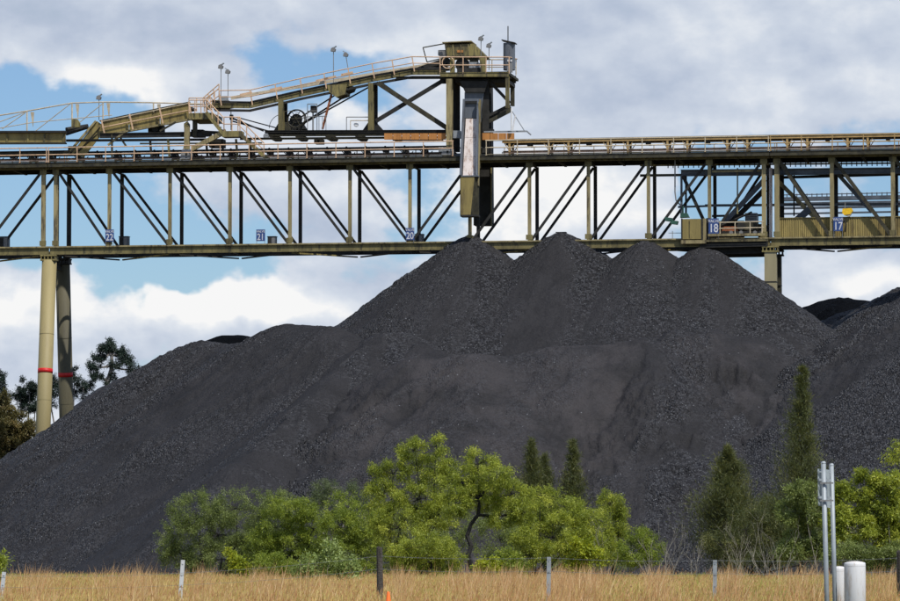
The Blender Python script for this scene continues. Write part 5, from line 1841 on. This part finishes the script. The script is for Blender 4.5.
grass('dry_grass', 'tall dry golden grass across the whole foreground', 300000, 50, 150, .64, GM['straw'], 401, seedhead=.30, seed_m=GM['seed'], width=.0042)
grass('green_grass', 'greener grass clumps mixed into the dry grass', 200000, 50, 148, .63, GM['greengrass'], 402, width=.006,
      xr=[(60, 60, .18), (250, 80, .18), (440, 60, .2), (620, 22, .5), (760, 60, .7), (870, 50, .6), (690, 20, .4), (810, 20, .3)])
grass('tall_tufts', 'taller reddish tufts sticking up above the dry grass', 80000, 60, 150, .98, GM['seed'], 405, width=.0042,
      xr=[(510, 16, .6), (560, 22, .7), (590, 14, .5), (655, 12, .5), (725, 14, .6), (470, 20, .35), (130, 25, .3), (35, 14, .3), (265, 16, .3), (300, 40, .12), (800, 20, .3), (400, 10, .4), (200, 12, .25), (880, 15, .4)])
grass('weedy_scrub', 'rough low scrub between the grass and the foot of the coal', 60000, 130, 236, .36, GM['greengrass'], 403, width=.012)

# ------------------------------------------------------------------ fence, sign back, bollards, cone
YF = 75.0
fence = thing('wire_fence', 'two strand wire fence along the far side of the grass', 'fence', (0, YF, 0))


def fpost(label, x, xt, ytop, kind, wpx, yd=YF):
    s = yd / F
    h = HC + (HORIZON - ytop) * s
    root = fence
    x0, x1 = gx(x, yd), gx(xt, yd)
    w = wpx * s
    mb = MB()
    if kind == 'wood':
        n = 9
        prof = [(x0, 0), ((x0 + x1) / 2, h * .5), (x1, h)]
        mb.path([Vector((x0, 0, -.1)), Vector(((x0 + x1) / 2 + .006, .01, h * .5)), Vector((x1, 0, h - .02)), Vector((x1 + .01, 0, h + .0))], [w * .54, w * .5, w * .47, w * .36], 9)
        m = M['oldwood']
    else:
        a, b = Vector((x0, 0, -.1)), Vector((x1, 0, h))
        mb.beam(a, b, w, .018)
        mb.beam(a + Vector((0, .03, 0)), b + Vector((0, .03, 0)), .018, .045)
        for k in range(5):
            q = a.lerp(b, .35 + .15 * k)
            mb.box((q.x - .012, -.018, q.z - .01), (q.x + .012, -.009, q.z + .01))
        m = M['postwhite'] if kind == 'white' else M['galv']
    o = mb.build('fence_post', m, root)
    if label:
        o['label'] = label
    return Vector((x1, 0, h))


tops = [
    fpost(None, -165, -165, 560, 'white', 4.5),
    fpost('leaning white post at the left edge', -1, 5, 572, 'white', 4.0),
    fpost('slightly leaning white post', 178.5, 183.5, 560, 'white', 4.0),
    fpost('thick dark wooden post', 380, 379.5, 547, 'wood', 6.6),
    fpost('grey steel post', 547.5, 548.8, 557, 'steel', 4.2),
    fpost('grey steel post right of centre', 713.5, 714.5, 560, 'steel', 4.0),
    fpost('thick dark wooden post at the right edge', 899.5, 899, 551, 'wood', 7.5),
    fpost(None, 1065, 1065, 558, 'steel', 4.5),
]
hs = [(573, 586), (575.5, 587), (573, 585), (556, 569), (557.8, 571), (560.5, 573.5), (558, 571), (559, 571)]
for k in range(2):
    for i in range(len(tops) - 1):
        a, b = tops[i].copy(), tops[i + 1].copy()
        a.z = HC + (HORIZON - hs[i][k]) * YF / F
        b.z = HC + (HORIZON - hs[i + 1][k]) * YF / F
        a.y = b.y = -.03
        pts = []
        for j in range(9):
            f = j / 8
            p = a.lerp(b, f)
            p.z -= .035 * 4 * f * (1 - f)
            pts.append(p)
        w_ = MB().path(pts, .0030, 4)
        if k == 0:
            for j in range(24):       # barbs
                p = a.lerp(b, (j + .5) / 24)
                f = (j + .5) / 24
                p.z -= .035 * 4 * f * (1 - f)
                w_.beam(p + Vector((-.004, 0, -.016)), p + Vector((.004, 0, .016)), .004, .004)
        w_.build('wire', M['wire'], fence)

# sign seen from behind on two galvanised posts
YS = 50.0
sgn = thing('road_sign', 'road sign seen from behind on two grey metal posts', 'road sign', (gx(826, YS), YS, 0))
s_ = YS / F
bx = gx(826, YS)


def sp_(x, y, dy=0):
    return Vector((gx(x, YS) - bx, dy, HC + (HORIZON - y) * s_))


for (xb, xt, yt, dy, r) in ((827.5, 823.2, 462.5, 0.0, .029), (836.5, 832.2, 464.5, .12, .027)):
    a = sp_(xb, 640, dy)
    a.z = -.2
    b = sp_(xt, yt, dy)
    mb = MB().tube(a, b, r, 16)
    po = mb.build('post', M['galv'], sgn, False)
    po.data.polygons.foreach_set('use_smooth', [len(p.vertices) == 4 for p in po.data.polygons])
    d = (b - a).normalized()
    cp = MB().tube(b - d * .01, b + d * .012, r + .004, 14, r * .7).build('post_cap', M['galv'], po)
# the plate stands oblique to the view, its printed side turned away
pl = MB()
A0, A1 = sp_(817.4, 469, -.02), sp_(832.6, 469.5, .34)
B0, B1 = sp_(818.0, 506, -.02), sp_(832.8, 508, .34)
n_ = (A1 - A0).cross(B0 - A0).normalized() * .004
pl.add([A0, A1, B1, B0, A0 + n_, A1 + n_, B1 + n_, B0 + n_], [(0, 1, 2, 3), (7, 6, 5, 4), (0, 4, 5, 1), (1, 5, 6, 2), (2, 6, 7, 3), (3, 7, 4, 0)])
plo = pl.build('plate', M['signback'], sgn)
for y in (472, 480, 497.5, 504):
    r0, r1 = sp_(818, y, -.035), sp_(834, y + .6, .15)
    MB().beam(r0, r1, .028 if y in (480, 497.5) else .012, .02).build('bracket_rail', M['galv'] if y in (480, 497.5) else M['signback'], plo)
for y in (482.5, 500):
    MB().box(sp_(819.5, y, -.05), sp_(832.6, y + 1.6, -.035)).build('clamp_strap', M['lampgrey'], plo)


def bollard(label, x, ytop, wpx, Yd):
    s = Yd / F
    h = HC + (HORIZON - ytop) * s
    r = wpx * s / 2
    root = thing('bollard', label, 'bollard', (gx(x, Yd), Yd, 0), 0, 'white bollards by the road')
    b = MB().lathe((0, 0, 0), [(r, -.1), (r, h - .03), (r * .985, h - .012), (r * .95, h - .003), (r * .9, h)], 40).build('pipe', M['boll'], root)
    b.data.polygons.foreach_set('use_smooth', [len(p.vertices) == 4 for p in b.data.polygons])
    MB().lathe((0, 0, h - .001), [(r * .88, 0), (r * .7, .010), (r * .3, .016), (.005, .018)], 32).build('cap', M['bollcap'], root, True)
    MB().lathe((0, 0, h - .045), [(r + .0015, 0), (r + .0015, .004)], 40).build('weld_ring', M['bollcap'], root, False)


def boll_mat():
    m = mat('white_bollard_paint', (.74, .74, .75), .4, spec=.5, var=.04, vscale=6, dirt=(.50, .42, .34), dirt_amt=.35, streak=True)
    return m


M['boll'] = boll_mat()
M['bollcap'] = mat('rust_specked_white_paint', (.70, .69, .68), .5, var=.06, vscale=10, dirt=(.42, .22, .12), dirt_amt=.35)
bollard('taller thick white bollard in front of the thinner one', 854, 562.5, 21.5, 50)
bollard('thinner white bollard partly behind the thick one', 838.3, 567.5, 13.5, 53)

YC = 46.0
sc2 = YC / F
hc_ = HC + (HORIZON - 591.5) * sc2
cone = thing('traffic_cone', 'tip of an orange traffic cone in the grass by the dark wooden post', 'traffic cone', (gx(388.5, YC), YC, 0))
MB().lathe((0, 0, 0), [(.13, .03), (.125, .05), (.016, hc_ - .01), (.010, hc_)], 24).build('cone_body', M['cone'], cone, True)
MB().box((-.2, -.2, 0), (.2, .2, .03)).build('base', M['cone'], cone)

try:
    SC.cycles.max_bounces = 4
    SC.cycles.diffuse_bounces = 2
    SC.cycles.glossy_bounces = 2
    SC.cycles.transparent_max_bounces = 4
except Exception:
    pass
